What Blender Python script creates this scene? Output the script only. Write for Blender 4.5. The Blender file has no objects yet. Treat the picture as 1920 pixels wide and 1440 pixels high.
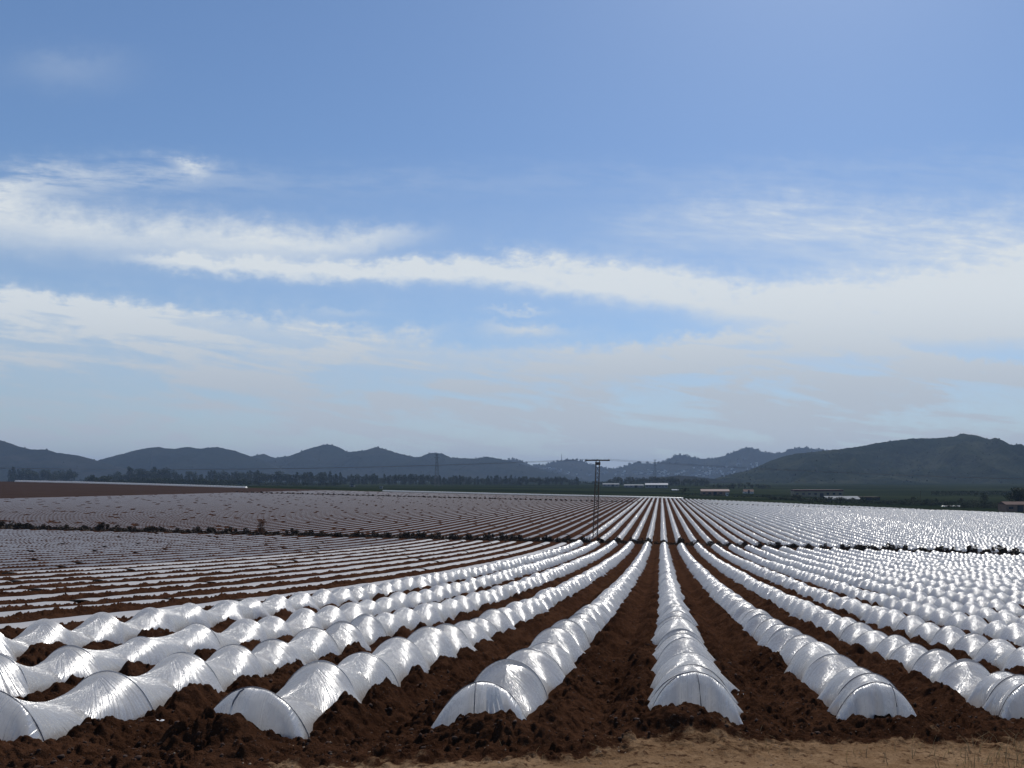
import bpy, math, random
import numpy as np
from mathutils import Vector

R = math.radians
scene = bpy.context.scene
COL = scene.collection

# ------------------------------------------------------------------ camera
EZ = 8.0                      # eye height above the datum of the flat field
FPX, PX0, PY0 = 1442.0, 1240.0, 901.0   # focal length and principal axis of the photograph (1920 wide)
cam_data = bpy.data.cameras.new('camera')
cam = bpy.data.objects.new('camera', cam_data)
COL.objects.link(cam)
cam.location = (0, 0, EZ)
cam.rotation_euler = (R(90), 0, 0)
cam_data.sensor_fit = 'HORIZONTAL'
cam_data.sensor_width = 36
cam_data.lens = 36 * FPX / 1920
cam_data.shift_x = -(PX0 - 960) / 1920
cam_data.shift_y = (PY0 - 720) / 1920
cam_data.clip_start = 0.1
cam_data.clip_end = 30000
scene.camera = cam

# ------------------------------------------------------------------ sun, sky, exposure
SUN_EL, SUN_AZ = 50.0, 14.0   # in front of the camera, a little to the right, above the frame
SUN_STRENGTH, SKY_STRENGTH, EXPOSURE = 3.3, 0.10, 0.0
sv = Vector((math.sin(R(SUN_AZ)) * math.cos(R(SUN_EL)), math.cos(R(SUN_AZ)) * math.cos(R(SUN_EL)), math.sin(R(SUN_EL))))
sd = bpy.data.lights.new('sun', 'SUN')
sd.energy = SUN_STRENGTH
sd.angle = R(0.5)
sd.color = (1.0, 0.955, 0.88)
sun = bpy.data.objects.new('sun', sd)
sun.rotation_euler = (-sv).to_track_quat('-Z', 'Y').to_euler()
sun.location = (0, 0, 60)
COL.objects.link(sun)
scene.view_settings.view_transform = 'Standard'
scene.view_settings.look = 'None'
scene.view_settings.gamma = 1.0
scene.view_settings.exposure = EXPOSURE


class Nodes:
    """tiny expression helper over a node tree"""
    def __init__(self, tree):
        self.t = tree
        self.n = tree.nodes
        self.l = tree.links

    def new(self, kind, **kw):
        nd = self.n.new(kind)
        for k, v in kw.items():
            setattr(nd, k, v)
        return nd

    def put(self, sock, val):
        if hasattr(val, 'is_output'):
            self.l.new(val, sock)
        else:
            sock.default_value = val

    def m(self, op, a, b=None, c=None, clamp=False):
        nd = self.new('ShaderNodeMath', operation=op)
        nd.use_clamp = clamp
        self.put(nd.inputs[0], a)
        if b is not None:
            self.put(nd.inputs[1], b)
        if c is not None:
            self.put(nd.inputs[2], c)
        return nd.outputs[0]

    def add(self, a, b): return self.m('ADD', a, b)
    def sub(self, a, b): return self.m('SUBTRACT', a, b)
    def mul(self, a, b): return self.m('MULTIPLY', a, b)
    def div(self, a, b): return self.m('DIVIDE', a, b)

    def gauss(self, d, w):
        q = self.div(d, w)
        return self.m('POWER', 2.718, self.mul(self.mul(q, q), -1.0))

    def smooth(self, x, lo, hi):
        nd = self.new('ShaderNodeMapRange', interpolation_type='SMOOTHSTEP')
        self.put(nd.inputs['Value'], x)
        self.put(nd.inputs['From Min'], lo)
        self.put(nd.inputs['From Max'], hi)
        return nd.outputs['Result']

    def curve(self, x, pts, xs=20.0, ys=10.0):
        nd = self.new('ShaderNodeFloatCurve')
        cu = nd.mapping.curves[0]
        P = [(p[0] / xs, p[1] / ys) for p in pts]
        cu.points[0].location = P[0]
        cu.points[1].location = P[-1]
        for p in P[1:-1]:
            cu.points.new(*p)
        nd.mapping.update()
        self.put(nd.inputs['Value'], self.div(x, xs))
        return self.mul(nd.outputs[0], ys)

    def xyz(self, x, y, z=0.0):
        nd = self.new('ShaderNodeCombineXYZ')
        for i, v in enumerate((x, y, z)):
            self.put(nd.inputs[i], v)
        return nd.outputs[0]

    def noise(self, vec, scale, detail=4.0, rough=0.55, dist=0.0):
        nd = self.new('ShaderNodeTexNoise')
        if vec is not None:
            self.l.new(vec, nd.inputs['Vector'])
        nd.inputs['Scale'].default_value = scale
        nd.inputs['Detail'].default_value = detail
        nd.inputs['Roughness'].default_value = rough
        nd.inputs['Distortion'].default_value = dist
        return nd.outputs['Fac']

    def mix(self, f, a, b, blend='MIX'):
        nd = self.new('ShaderNodeMix', data_type='RGBA', blend_type=blend)
        self.put(nd.inputs[0], f)
        self.put(nd.inputs[6], a)
        self.put(nd.inputs[7], b)
        return nd.outputs[2]


world = bpy.data.worlds.new('World')
scene.world = world
world.use_nodes = True
W = Nodes(world.node_tree)
W.n.clear()
sky = W.new('ShaderNodeTexSky', sky_type='NISHITA')
sky.sun_disc = False
sky.sun_elevation = R(SUN_EL)
sky.sun_rotation = R(SUN_AZ)
sky.altitude = 0
sky.air_density = 1.0
sky.dust_density = 0.4
sky.ozone_density = 2.0
tc = W.new('ShaderNodeTexCoord')
sep = W.new('ShaderNodeSeparateXYZ')
W.l.new(tc.outputs['Generated'], sep.inputs[0])
dx, dy, dz = sep.outputs
dyc = W.m('MAXIMUM', dy, 0.12)
U = W.add(W.mul(W.div(dx, dyc), FPX / 100), PX0 / 100)          # azimuth of the sky, in hundreds
V = W.sub(PY0 / 100, W.mul(W.div(dz, dyc), FPX / 100))          # and its height above the horizon
st = W.xyz(W.mul(U, 0.42), W.sub(V, W.mul(U, 0.10)))
w1 = W.sub(W.noise(st, 0.9, 5, 0.6), 0.5)
w2 = W.sub(W.noise(W.xyz(W.mul(U, 0.8), V, 3.0), 2.6, 6, 0.62), 0.5)
w3 = W.sub(W.noise(W.xyz(W.mul(U, 0.55), W.mul(V, 1.3), 7.0), 5.5, 6, 0.65), 0.5)
Vw = W.add(V, W.add(W.mul(w1, 0.50), W.add(W.mul(w2, 0.52), W.mul(w3, 0.22))))
streak = W.noise(W.xyz(W.mul(U, 0.16), W.sub(V, W.mul(U, 0.13)), 1.0), 2.4, 6, 0.6, 0.4)
streak2 = W.noise(W.xyz(W.mul(U, 0.22), W.sub(W.mul(V, 1.2), W.mul(U, 0.09)), 5.0), 4.2, 5, 0.6, 0.3)


def band(center, width, strength, vv=Vw):
    d = W.sub(vv, W.curve(U, center))
    g = W.gauss(d, W.m('MAXIMUM', W.curve(U, width), 0.06))
    return W.mul(g, W.m('MAXIMUM', W.curve(U, strength), 0.0))


b1 = band([(-4, 3.3), (0, 4.05), (3, 4.42), (6, 4.52), (8, 4.38), (24, 4.2)],
          [(0, .48), (3, .40), (5, .34), (8, .18), (20, .1)],
          [(0, .95), (3, .72), (4.6, .85), (7, .62), (8.6, .0), (20, 0)])
b2 = W.mul(.97, W.smooth(band([(0, 4.75), (2.5, 4.88), (5, 5.02), (8, 5.06), (10, 5.15), (12, 5.33), (14, 5.6), (16, 5.72), (20, 5.66)],
          [(0, .1), (2.5, .15), (5, .22), (8, .27), (10, .36), (12, .42), (14, .5), (16, .62), (20, .85)],
          [(0, 0), (2, .15), (3, .6), (6, .85), (9, 1.0), (12, 1.05), (15, 1.05), (20, 1.05)]), .02, 1.0))
b4 = W.mul(band([(0, 4), (11, 4.3), (14, 4.15), (17, 4.5), (20, 4.7)], [(0, .3), (12, .45), (15, .6), (20, .9)],
                [(0, 0), (10.5, 0), (13, .55), (17, .8), (20, .95)]), W.add(.35, W.mul(W.smooth(streak2, .22, .78), .60)))
b5 = W.mul(band([(0, 3.5), (2, 3.3), (6, 3.4), (20, 3)], [(0, .35), (3, .3), (20, .3)], [(0, .6), (2.5, .42), (5, .15), (8, .1), (20, .1)]),
           W.smooth(streak2, .28, .62))
b6 = W.mul(W.gauss(W.sub(Vw, 3.17), .13), W.gauss(W.sub(U, 3.62), .33))
b6b = W.mul(W.mul(W.gauss(W.sub(Vw, 1.3), .35), W.gauss(W.sub(U, 1.3), 1.0)), .15)
puffs = 0.0
for (pu, pv, sw, sh, am) in ((7.75, 6.27, .42, .10, .6), (9.85, 6.22, .7, .13, .75), (9.7, 5.86, .5, .06, .5), (6.4, 5.9, .6, .1, .25), (14.6, 6.7, 1.2, .15, .3)):
    g = W.mul(W.mul(W.gauss(W.sub(Vw, pv), sh), W.gauss(W.sub(U, pu), sw)), am)
    puffs = g if isinstance(puffs, float) else W.add(puffs, g)
# the lower veil: everything under a wavy upper edge, streaked
vtop = W.curve(U, [(-1, 5.35), (0, 5.42), (2.5, 5.66), (5, 5.92), (7, 6.25), (8.5, 6.45), (10, 6.5), (12, 6.35), (14, 6.15), (16, 6.2), (17.5, 6.62), (20, 6.9)])
dv = W.sub(Vw, vtop)
rim = W.mul(W.gauss(W.sub(dv, .2), .28), .22)
veil = W.mul(W.smooth(dv, -.10, .22), W.add(W.add(.36, W.mul(W.smooth(V, 7.2, 8.8), .28)), W.mul(W.smooth(streak, .41, .61), .62)))
rightfill = W.mul(W.gauss(W.sub(Vw, 6.25), .4), W.mul(W.smooth(U, 14, 18.5), .35))
mask = W.add(W.add(W.add(b1, b2), W.add(b4, b5)), W.add(W.add(W.mul(b6, .75), b6b), W.add(puffs, W.add(veil, W.add(rim, rightfill)))))
thin = W.mul(W.smooth(V, 2.6, 5.4), .14)
mask = W.add(W.mul(mask, .93), thin)
mask = W.m('MULTIPLY', mask, W.add(W.add(.80, W.mul(streak2, .40)), W.add(W.mul(w2, .65), W.mul(w3, .60))))
mask = W.m('MINIMUM', mask, 0.97)
ahead = W.smooth(dy, 0.10, 0.25)
up = W.smooth(dz, -0.02, 0.01)
mask = W.mul(W.mul(mask, up), W.add(W.mul(ahead, 1.0), W.mul(W.sub(1.0, ahead), .8)))  # cloud veil behind the camera is added, unseen, to whiten the skylight
cloud_low = W.new('ShaderNodeRGB'); cloud_low.outputs[0].default_value = (5.0, 5.55, 6.2, 1)
cloud_high = W.new('ShaderNodeRGB'); cloud_high.outputs[0].default_value = (7.2, 7.7, 8.05, 1)
ccol = W.mix(W.smooth(V, 7.6, 5.2), cloud_low.outputs[0], cloud_high.outputs[0])
tint = W.mix(1.0, sky.outputs[0], (0.72, 0.85, 0.985, 1), 'MULTIPLY')
final = W.mix(mask, tint, ccol)
bg = W.new('ShaderNodeBackground')
W.l.new(final, bg.inputs['Color'])
bg.inputs['Strength'].default_value = SKY_STRENGTH
wo = W.new('ShaderNodeOutputWorld')
W.l.new(bg.outputs[0], wo.inputs['Surface'])

# ------------------------------------------------------------------ numeric helpers
def hash2(ix, iy, seed):
    n = (ix.astype(np.int64) * 374761393 + iy.astype(np.int64) * 668265263 + seed * 1442695041) & 0xffffffff
    n = ((n ^ (n >> 13)) * 1274126177) & 0xffffffff
    n = (n ^ (n >> 16)) & 0xffffffff
    return n / 4294967295.0


def vnoise(x, y, seed=0):
    x = np.asarray(x, dtype=np.float64); y = np.asarray(y, dtype=np.float64)
    ix = np.floor(x); iy = np.floor(y)
    fx = x - ix; fy = y - iy
    fx = fx * fx * (3 - 2 * fx); fy = fy * fy * (3 - 2 * fy)
    a = hash2(ix, iy, seed); b = hash2(ix + 1, iy, seed)
    c = hash2(ix, iy + 1, seed); d = hash2(ix + 1, iy + 1, seed)
    return (a + (b - a) * fx) * (1 - fy) + (c + (d - c) * fx) * fy


def fbm(x, y, seed=0, oct=4, gain=0.5):
    s = 0.0; a = 1.0; t = 0.0
    for i in range(oct):
        s = s + a * vnoise(x * 2.03 ** i + i * 17.3, y * 2.03 ** i - i * 9.1, seed + i)
        t += a
        a *= gain
    return s / t


def worley(x, y, seed=0):
    """distance to the nearest scattered point and a random number of that point"""
    ix = np.floor(x); iy = np.floor(y)
    best = np.full(x.shape, 9.0); rid = np.zeros(x.shape)
    for ax in (-1, 0, 1):
        for ay in (-1, 0, 1):
            cx = ix + ax; cy = iy + ay
            px = cx + hash2(cx, cy, seed); py = cy + hash2(cx, cy, seed + 7)
            d = (px - x) ** 2 + (py - y) ** 2
            k = d < best
            best = np.where(k, d, best)
            rid = np.where(k, hash2(cx, cy, seed + 3), rid)
    return np.sqrt(best), rid


def sstep(a, b, x):
    t = np.clip((x - a) / (b - a), 0, 1)
    return t * t * (3 - 2 * t)


# ------------------------------------------------------------------ terrain
_DT = [(0, 1.60), (4, 1.86), (7, 2.18), (11.2, 2.58), (14.4, 2.92), (18.4, 3.28), (22, 3.62), (30, 4.25), (50, 5.55), (70, 6.6),
       (84, 7.15), (100, 7.38), (130, 7.52), (200, 7.78), (273, 7.95), (346, 8.1), (450, 8.35), (700, 8.0), (1200, 6.0), (1800, 5.0), (2500, 4.2), (9000, 3.5)]
_lz = np.log(np.linspace(0, 1, 6000) ** 1 * 0 + np.geomspace(1.0, 9000, 6000))
_dv = np.interp(np.exp(_lz), [p[0] for p in _DT], [p[1] for p in _DT])
_k = 160
_dv = np.convolve(np.pad(_dv, _k, mode='edge'), np.ones(2 * _k + 1) / (2 * _k + 1), mode='valid')


def ground_z(X, Y):
    X = np.asarray(X, dtype=np.float64); Y = np.asarray(Y, dtype=np.float64)
    Yc = np.maximum(Y, 1.0)
    d = np.interp(np.log(Yc), _lz, _dv)
    fade = 1 / (1 + (Yc / 620.0) ** 4)
    t = np.where(X > 0, 6 * np.tanh(.032 * X / 6), 14 * np.tanh(.0245 * X / 14))
    # close to the track the land is level up to the raised strips on the left and falls off to the right
    tn = np.where(X < 0, -(.36 * sstep(-6.0, -11.5, X) + .024 * np.maximum(0, -X - 14)), .062 * np.minimum(X, 5) + .032 * np.maximum(X - 5, 0))
    t = np.where(X < 0, -1, 1) * np.abs(t)
    t = tn + (t - tn) * sstep(10, 45, Yc)
    # the roll of land that carries the ploughed brown field on the left
    hump = 1.6 * np.exp(-((X + 300) / 130) ** 2) * np.exp(-((Yc - 345) / 110) ** 2)
    return EZ - (d + t * fade) + hump


def ray_ground(x, y, z0=3.0, z1=6000.0, extra=0.0):
    """where the line of sight through a picture point meets the land"""
    Y = np.geomspace(z0, z1, 20000)
    X = (x - PX0) / FPX * Y
    zr = EZ - (y - PY0) / FPX * Y
    below = np.nonzero(zr <= ground_z(X, Y) + extra)[0]
    i = below[0] if len(below) else len(Y) - 1
    return float(X[i]), float(Y[i]), float(ground_z(X[i], Y[i]))


ROW0, PITCH = 0.30, 1.8
GAP_NEAR, GAP_FAR = 82.6, 87.6
END2_NEAR, END2_FAR = 271.0, 275.5
FIELD_END = 346.0


def row_x(k): return ROW0 + PITCH * k
def row_end(k): return float(row_ends(np.array(float(k))))
def row_ends(k): return 6.95 + np.where(k >= 0, .52 * k, .36 * np.maximum(k, -6))
def sand_line(X): return 5.98 + .30 * X
def field_limit(X): return np.where(X > 10, FIELD_END - (X - 10) * .786, FIELD_END)


LEFT_EDGE = -151.0
rng = np.random.default_rng(11)
HOOPS = {}
for k in range(-5, 26):
    z0 = row_end(k)
    hs = [z0, z0 + .30 + .1 * rng.random(), z0 + .72 + .15 * rng.random()] if k in (0, 1, 2) else [z0]
    while hs[-1] < GAP_NEAR - 1.4:
        hs.append(hs[-1] + 1.10 + np.clip(rng.normal(0, .12), -.28, .28))
    HOOPS[k] = np.array(hs)


def soil_detail(X, Y):
    """furrows, banks, heaps over the film's hem and clods, on top of ground_z"""
    kf = np.round((X - ROW0) / PITCH)
    xr = X - ROW0 - kf * PITCH
    ax = np.abs(xr)
    endz = row_ends(kf)
    inrow = sstep(-.35, .25, Y - endz) * (1 - sstep(GAP_NEAR - .3, GAP_NEAR + .6, Y)) + sstep(GAP_FAR - .5, GAP_FAR + .3, Y)
    amp = inrow * (1 - sstep(90, 170, Y))
    strip = kf <= -6
    tunnel_h = -.10 * np.exp(-((ax - .9) / .22) ** 2) + .045 * np.exp(-((ax - .60) / .13) ** 2)
    strip_h = -.05 * np.exp(-((ax - .9) / .2) ** 2) + .085 * np.exp(-((ax - .62) / .13) ** 2) * (.6 + .8 * vnoise(X * 1.3, Y * 1.1, 5))
    h = np.where(strip, strip_h, tunnel_h) * amp
    # soil thrown on the hem half way between the hoops
    for k in HOOPS:
        if k > 8:
            continue
        sel = np.nonzero((kf == k) & (Y > row_end(k) - .2) & (Y < 50))[0]
        if not len(sel):
            continue
        mids = .5 * (HOOPS[k][1:] + HOOPS[k][:-1])
        wide = np.diff(HOOPS[k])
        j = np.clip(np.searchsorted(HOOPS[k], Y[sel]) - 1, 0, len(mids) - 1)
        side = (xr[sel] > 0).astype(int)
        jit = hash2(j + k * 131, side, 9)
        dyy = Y[sel] - mids[j] + .10 * wide[j] - .2 * (jit - .5)
        hh = .07 + .10 * hash2(j + k * 71, side, 4)
        hh = hh * np.clip((wide[j] - .3) / .8, 0, 1) * sstep(50, 25, Y[sel])
        w_ = .20 + .14 * jit
        h[sel] += hh * np.exp(-(dyy / w_) ** 4) * np.exp(-((ax[sel] - .46) / .15) ** 2)
        # the heap that closes the row's end
        sel = np.nonzero((np.abs(X - row_x(k)) < 1.0) & (np.abs(Y - row_end(k)) < 1.6))[0]
        if len(sel) and k <= 7:
            ox = {-2: -.10, -1: .1, 0: -.12, 1: .12}.get(k, .05)
            hp = {-2: .17, -1: .13, 0: .17, 1: .08}.get(k, .10)
            d2 = ((X[sel] - row_x(k) - ox) / .36) ** 2 + ((Y[sel] - row_end(k) + .38) / .24) ** 2
            d3 = ((X[sel] - row_x(k)) / .62) ** 2 + ((Y[sel] - row_end(k) + .45) / .42) ** 2
            h[sel] += hp * np.exp(-d2 ** 1.5) + .055 * np.exp(-d3)
    # lumps
    sandy = sstep(.42, -.50, Y - sand_line(X) + 1.3 * (fbm(X * .9, Y * 2.2, 21, 4) - .5))
    under = np.where(strip, sstep(.52, .60, ax), sstep(.34, .44, ax))
    under = 1 - (1 - under) * inrow
    wgt = (1 - .88 * sandy) * under
    fine = 1 - sstep(16, 45, Y)
    mid = 1 - sstep(60, 120, Y)
    n1 = fbm(X * 2.2, Y * 2.2, 31, 3) - .5
    h = h + wgt * mid * .13 * n1
    near = np.nonzero(Y < 45)[0]
    if len(near):
        xs, ys = X[near], Y[near]
        wx = xs + .06 * (vnoise(xs * 9, ys * 9, 3) - .5); wy = ys + .06 * (vnoise(xs * 9, ys * 9, 4) - .5)
        d1, r1 = worley(wx * 5.5, wy * 5.5, 41)
        d2, r2 = worley(wx * 12, wy * 12, 43)
        d3, r3 = worley(wx * 25, wy * 25, 45)
        clod = .060 * np.maximum(0, 1 - (d1 / .62) ** 2) * np.clip(r1 * 1.5 - .55, 0, 1)
        clod += .050 * np.maximum(0, 1 - (d2 / .62) ** 2) * np.clip(r2 * 1.35 - .3, 0, 1)
        clod += .018 * np.maximum(0, 1 - (d3 / .62) ** 2) * r3
        h[near] += wgt[near] * fine[near] * clod
        h[near] += (.006 * fbm(xs * 22, ys * 22, 77, 2) + .03 * (fbm(xs * 1.5, ys * 3.0, 79, 3) - .5)) * sandy[near]
    return h, sandy


# ------------------------------------------------------------------ mesh helpers
def link(name, me, mats, parent=None, loc=None, smooth=False):
    o = bpy.data.objects.new(name, me)
    COL.objects.link(o)
    for mm in (mats if isinstance(mats, (list, tuple)) else [mats]):
        me.materials.append(mm)
    if smooth:
        me.polygons.foreach_set('use_smooth', np.ones(len(me.polygons), dtype=bool))
    if parent is not None:
        o.parent = parent
    if loc is not None:
        o.location = loc
    return o


def np_mesh(name, verts, quads, uv=None, attrs=None):
    verts = np.asarray(verts, dtype=np.float32); quads = np.asarray(quads, dtype=np.int32)
    n = quads.shape[1]
    me = bpy.data.meshes.new(name)
    me.vertices.add(len(verts)); me.vertices.foreach_set('co', verts.ravel())
    me.loops.add(quads.size); me.loops.foreach_set('vertex_index', quads.ravel())
    me.polygons.add(len(quads))
    me.polygons.foreach_set('loop_start', np.arange(0, quads.size, n, dtype=np.int32))
    me.update(calc_edges=True)
    if uv is not None:
        lay = me.uv_layers.new(name='UVMap')
        lay.data.foreach_set('uv', np.asarray(uv, dtype=np.float32)[quads.ravel()].ravel())
    for an, av in (attrs or {}).items():
        a = me.attributes.new(an, 'FLOAT', 'POINT')
        a.data.foreach_set('value', np.asarray(av, dtype=np.float32))
    me.validate()
    return me


def grid_quads(nr, nc, off=0):
    i = np.arange(nr - 1)[:, None] * nc + np.arange(nc - 1)[None, :] + off
    return np.stack([i, i + 1, i + nc + 1, i + nc], -1).reshape(-1, 4)


class MB:
    """collects boxes, bars and facets into one mesh"""
    def __init__(self):
        self.v = []; self.f = []

    def box(self, c, s, rz=0.0):
        b = len(self.v)
        ca, sa = math.cos(rz), math.sin(rz)
        for z in (-.5, .5):
            for (x, y) in ((-.5, -.5), (.5, -.5), (.5, .5), (-.5, .5)):
                px, py = x * s[0], y * s[1]
                self.v.append((c[0] + px * ca - py * sa, c[1] + px * sa + py * ca, c[2] + z * s[2]))
        for q in ((0, 3, 2, 1), (4, 5, 6, 7), (0, 1, 5, 4), (1, 2, 6, 5), (2, 3, 7, 6), (3, 0, 4, 7)):
            self.f.append(tuple(b + i for i in q))

    def bar(self, a, b, r0, r1=None, n=6, cap=True):
        r1 = r0 if r1 is None else r1
        a = Vector(a); b = Vector(b)
        d = (b - a).normalized()
        s = d.orthogonal().normalized(); t = d.cross(s)
        base = len(self.v)
        for p, r in ((a, r0), (b, r1)):
            for i in range(n):
                an = 2 * math.pi * i / n
                self.v.append(tuple(p + (s * math.cos(an) + t * math.sin(an)) * r))
        for i in range(n):
            j = (i + 1) % n
            self.f.append((base + i, base + j, base + n + j, base + n + i))
        if cap:
            self.f.append(tuple(base + i for i in reversed(range(n))))
            self.f.append(tuple(base + n + i for i in range(n)))

    def path(self, pts, r, n=6):
        """one continuous tube"""
        pts = [Vector(p) for p in pts]
        base = len(self.v)
        for i, p in enumerate(pts):
            d = (pts[min(i + 1, len(pts) - 1)] - pts[max(i - 1, 0)]).normalized()
            up = Vector((0, 0, 1)) if abs(d.z) < .9 else Vector((0, 1, 0))
            s = d.cross(up).normalized(); t = d.cross(s)
            rr = r[i] if isinstance(r, (list, tuple)) else r
            for q in range(n):
                an = 2 * math.pi * q / n
                self.v.append(tuple(p + (s * math.cos(an) + t * math.sin(an)) * rr))
        for i in range(len(pts) - 1):
            for q in range(n):
                w = (q + 1) % n
                self.f.append((base + i * n + q, base + i * n + w, base + (i + 1) * n + w, base + (i + 1) * n + q))
        self.f.append(tuple(base + i for i in range(n)))
        e = base + (len(pts) - 1) * n
        self.f.append(tuple(e + i for i in reversed(range(n))))

    def face(self, *pts):
        b = len(self.v)
        self.v.extend(tuple(p) for p in pts)
        self.f.append(tuple(range(b, b + len(pts))))

    def mesh(self, name):
        me = bpy.data.meshes.new(name)
        me.from_pydata(self.v, [], self.f)
        me.update()
        return me

    def build(self, name, m, parent=None, loc=None, smooth=False):
        return link(name, self.mesh(name), m, parent, loc, smooth)


def tag(o, label=None, cat=None, group=None, kind=None):
    if label: o['label'] = label
    if cat: o['category'] = cat
    if group: o['group'] = group
    if kind: o['kind'] = kind
    return o


def empty(name, loc, rz=0.0):
    o = bpy.data.objects.new(name, None)
    COL.objects.link(o)
    o.location = loc
    o.rotation_euler = (0, 0, rz)
    o.empty_display_size = .2
    return o


KIDS = {}


def copy_tree(o, children):
    c = o.copy(); COL.objects.link(c)
    out = []
    for ch in children:
        d = ch.copy(); COL.objects.link(d); d.parent = c
        out.append(d)
    return c, out


ONES = ['', 'first', 'second', 'third', 'fourth', 'fifth', 'sixth', 'seventh', 'eighth', 'ninth', 'tenth', 'eleventh', 'twelfth',
        'thirteenth', 'fourteenth', 'fifteenth', 'sixteenth', 'seventeenth', 'eighteenth', 'nineteenth']
TENS = ['', '', 'twenty', 'thirty', 'forty', 'fifty', 'sixty', 'seventy', 'eighty', 'ninety']


def ordinal(n):
    if n < 20:
        return ONES[n]
    t, o = divmod(n, 10)
    return TENS[t][:-1] + 'ieth' if o == 0 else TENS[t] + '-' + ONES[o]


# ------------------------------------------------------------------ materials
def material(name):
    mt = bpy.data.materials.new(name)
    mt.use_nodes = True
    N = Nodes(mt.node_tree)
    N.n.clear()
    out = N.new('ShaderNodeOutputMaterial')
    return mt, N, out


def simple_mat(name, c1, c2, scale=4.0, rough=.8, bump=.2, metal=0.0, detail=5):
    mt, N, out = material(name)
    p = N.new('ShaderNodeBsdfPrincipled')
    t = N.new('ShaderNodeTexCoord')
    nz = N.noise(t.outputs['Object'], scale, detail, .6)
    col = N.mix(N.smooth(nz, .3, .7), (*c1, 1), (*c2, 1))
    N.l.new(col, p.inputs['Base Color'])
    p.inputs['Roughness'].default_value = rough
    p.inputs['Metallic'].default_value = metal
    if bump:
        b = N.new('ShaderNodeBump')
        b.inputs['Strength'].default_value = bump
        b.inputs['Distance'].default_value = .02
        N.l.new(nz, b.inputs['Height'])
        N.l.new(b.outputs[0], p.inputs['Normal'])
    N.l.new(p.outputs[0], out.inputs['Surface'])
    return mt


def film_mat(name, white=(.88, .865, .84), translucency=.68, streak_bump=.66, rough=.22, clear=.05, gloss=.25):
    mt, N, out = material(name)
    p = N.new('ShaderNodeBsdfPrincipled')
    tr = N.new('ShaderNodeBsdfTranslucent')
    uv = N.new('ShaderNodeUVMap')
    g = N.new('ShaderNodeTexCoord')
    sp = N.new('ShaderNodeSeparateXYZ')
    N.l.new(uv.outputs[0], sp.inputs[0])
    su, svv = sp.outputs[0], sp.outputs[1]
    fold = N.noise(N.xyz(N.mul(su, 9.0), N.mul(svv, .8)), 1.0, 2, .5)
    fine = N.noise(N.xyz(N.mul(su, 24.0), N.mul(svv, .7)), 1.0, 2, .6)
    soft = N.noise(g.outputs['Object'], 3.0, 3, .5)
    crink = N.noise(g.outputs['Object'], 22.0, 3, .6)
    h = N.add(N.add(N.mul(fold, 1.0), N.mul(fine, .95)), N.add(N.mul(soft, .6), N.mul(crink, .06)))
    b = N.new('ShaderNodeBump')
    b.inputs['Strength'].default_value = streak_bump
    b.inputs['Distance'].default_value = .022
    N.l.new(h, b.inputs['Height'])
    dirt = N.smooth(N.noise(g.outputs['Object'], 1.7, 5, .65), .55, .8)
    low = N.smooth(svv, .66, 1.0)
    dirt = N.m('MINIMUM', N.add(N.mul(dirt, .16), N.mul(N.mul(low, crink), .75)), .6)
    col = N.mix(dirt, (*white, 1), (.42, .31, .23, 1))
    N.l.new(col, p.inputs['Base Color'])
    p.inputs['Roughness'].default_value = .8
    p.inputs['Specular IOR Level'].default_value = 0.0
    b2 = N.new('ShaderNodeBump')
    b2.inputs['Strength'].default_value = streak_bump * .42
    b2.inputs['Distance'].default_value = .022
    N.l.new(h, b2.inputs['Height'])
    N.l.new(b2.outputs[0], p.inputs['Normal'])
    N.l.new(col, tr.inputs['Color'])
    N.l.new(b2.outputs[0], tr.inputs['Normal'])
    mx = N.new('ShaderNodeMixShader')
    mx.inputs[0].default_value = translucency
    N.l.new(p.outputs[0], mx.inputs[1])
    N.l.new(tr.outputs[0], mx.inputs[2])
    gl = N.new('ShaderNodeBsdfGlossy')
    N.put(gl.inputs['Roughness'], N.add(rough, N.mul(crink, .10)))
    N.l.new(b.outputs[0], gl.inputs['Normal'])
    fr = N.new('ShaderNodeFresnel')
    fr.inputs['IOR'].default_value = 1.6
    N.l.new(b.outputs[0], fr.inputs['Normal'])
    mg = N.new('ShaderNodeMixShader')
    N.put(mg.inputs[0], N.m('MINIMUM', N.mul(fr.outputs[0], gloss), .6))
    N.l.new(mx.outputs[0], mg.inputs[1])
    N.l.new(gl.outputs[0], mg.inputs[2])
    mx = mg
    see = N.new('ShaderNodeBsdfTransparent')
    m2 = N.new('ShaderNodeMixShader')
    m2.inputs[0].default_value = clear
    N.l.new(mx.outputs[0], m2.inputs[1])
    N.l.new(see.outputs[0], m2.inputs[2])
    N.l.new(m2.outputs[0], out.inputs['Surface'])
    return mt


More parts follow.
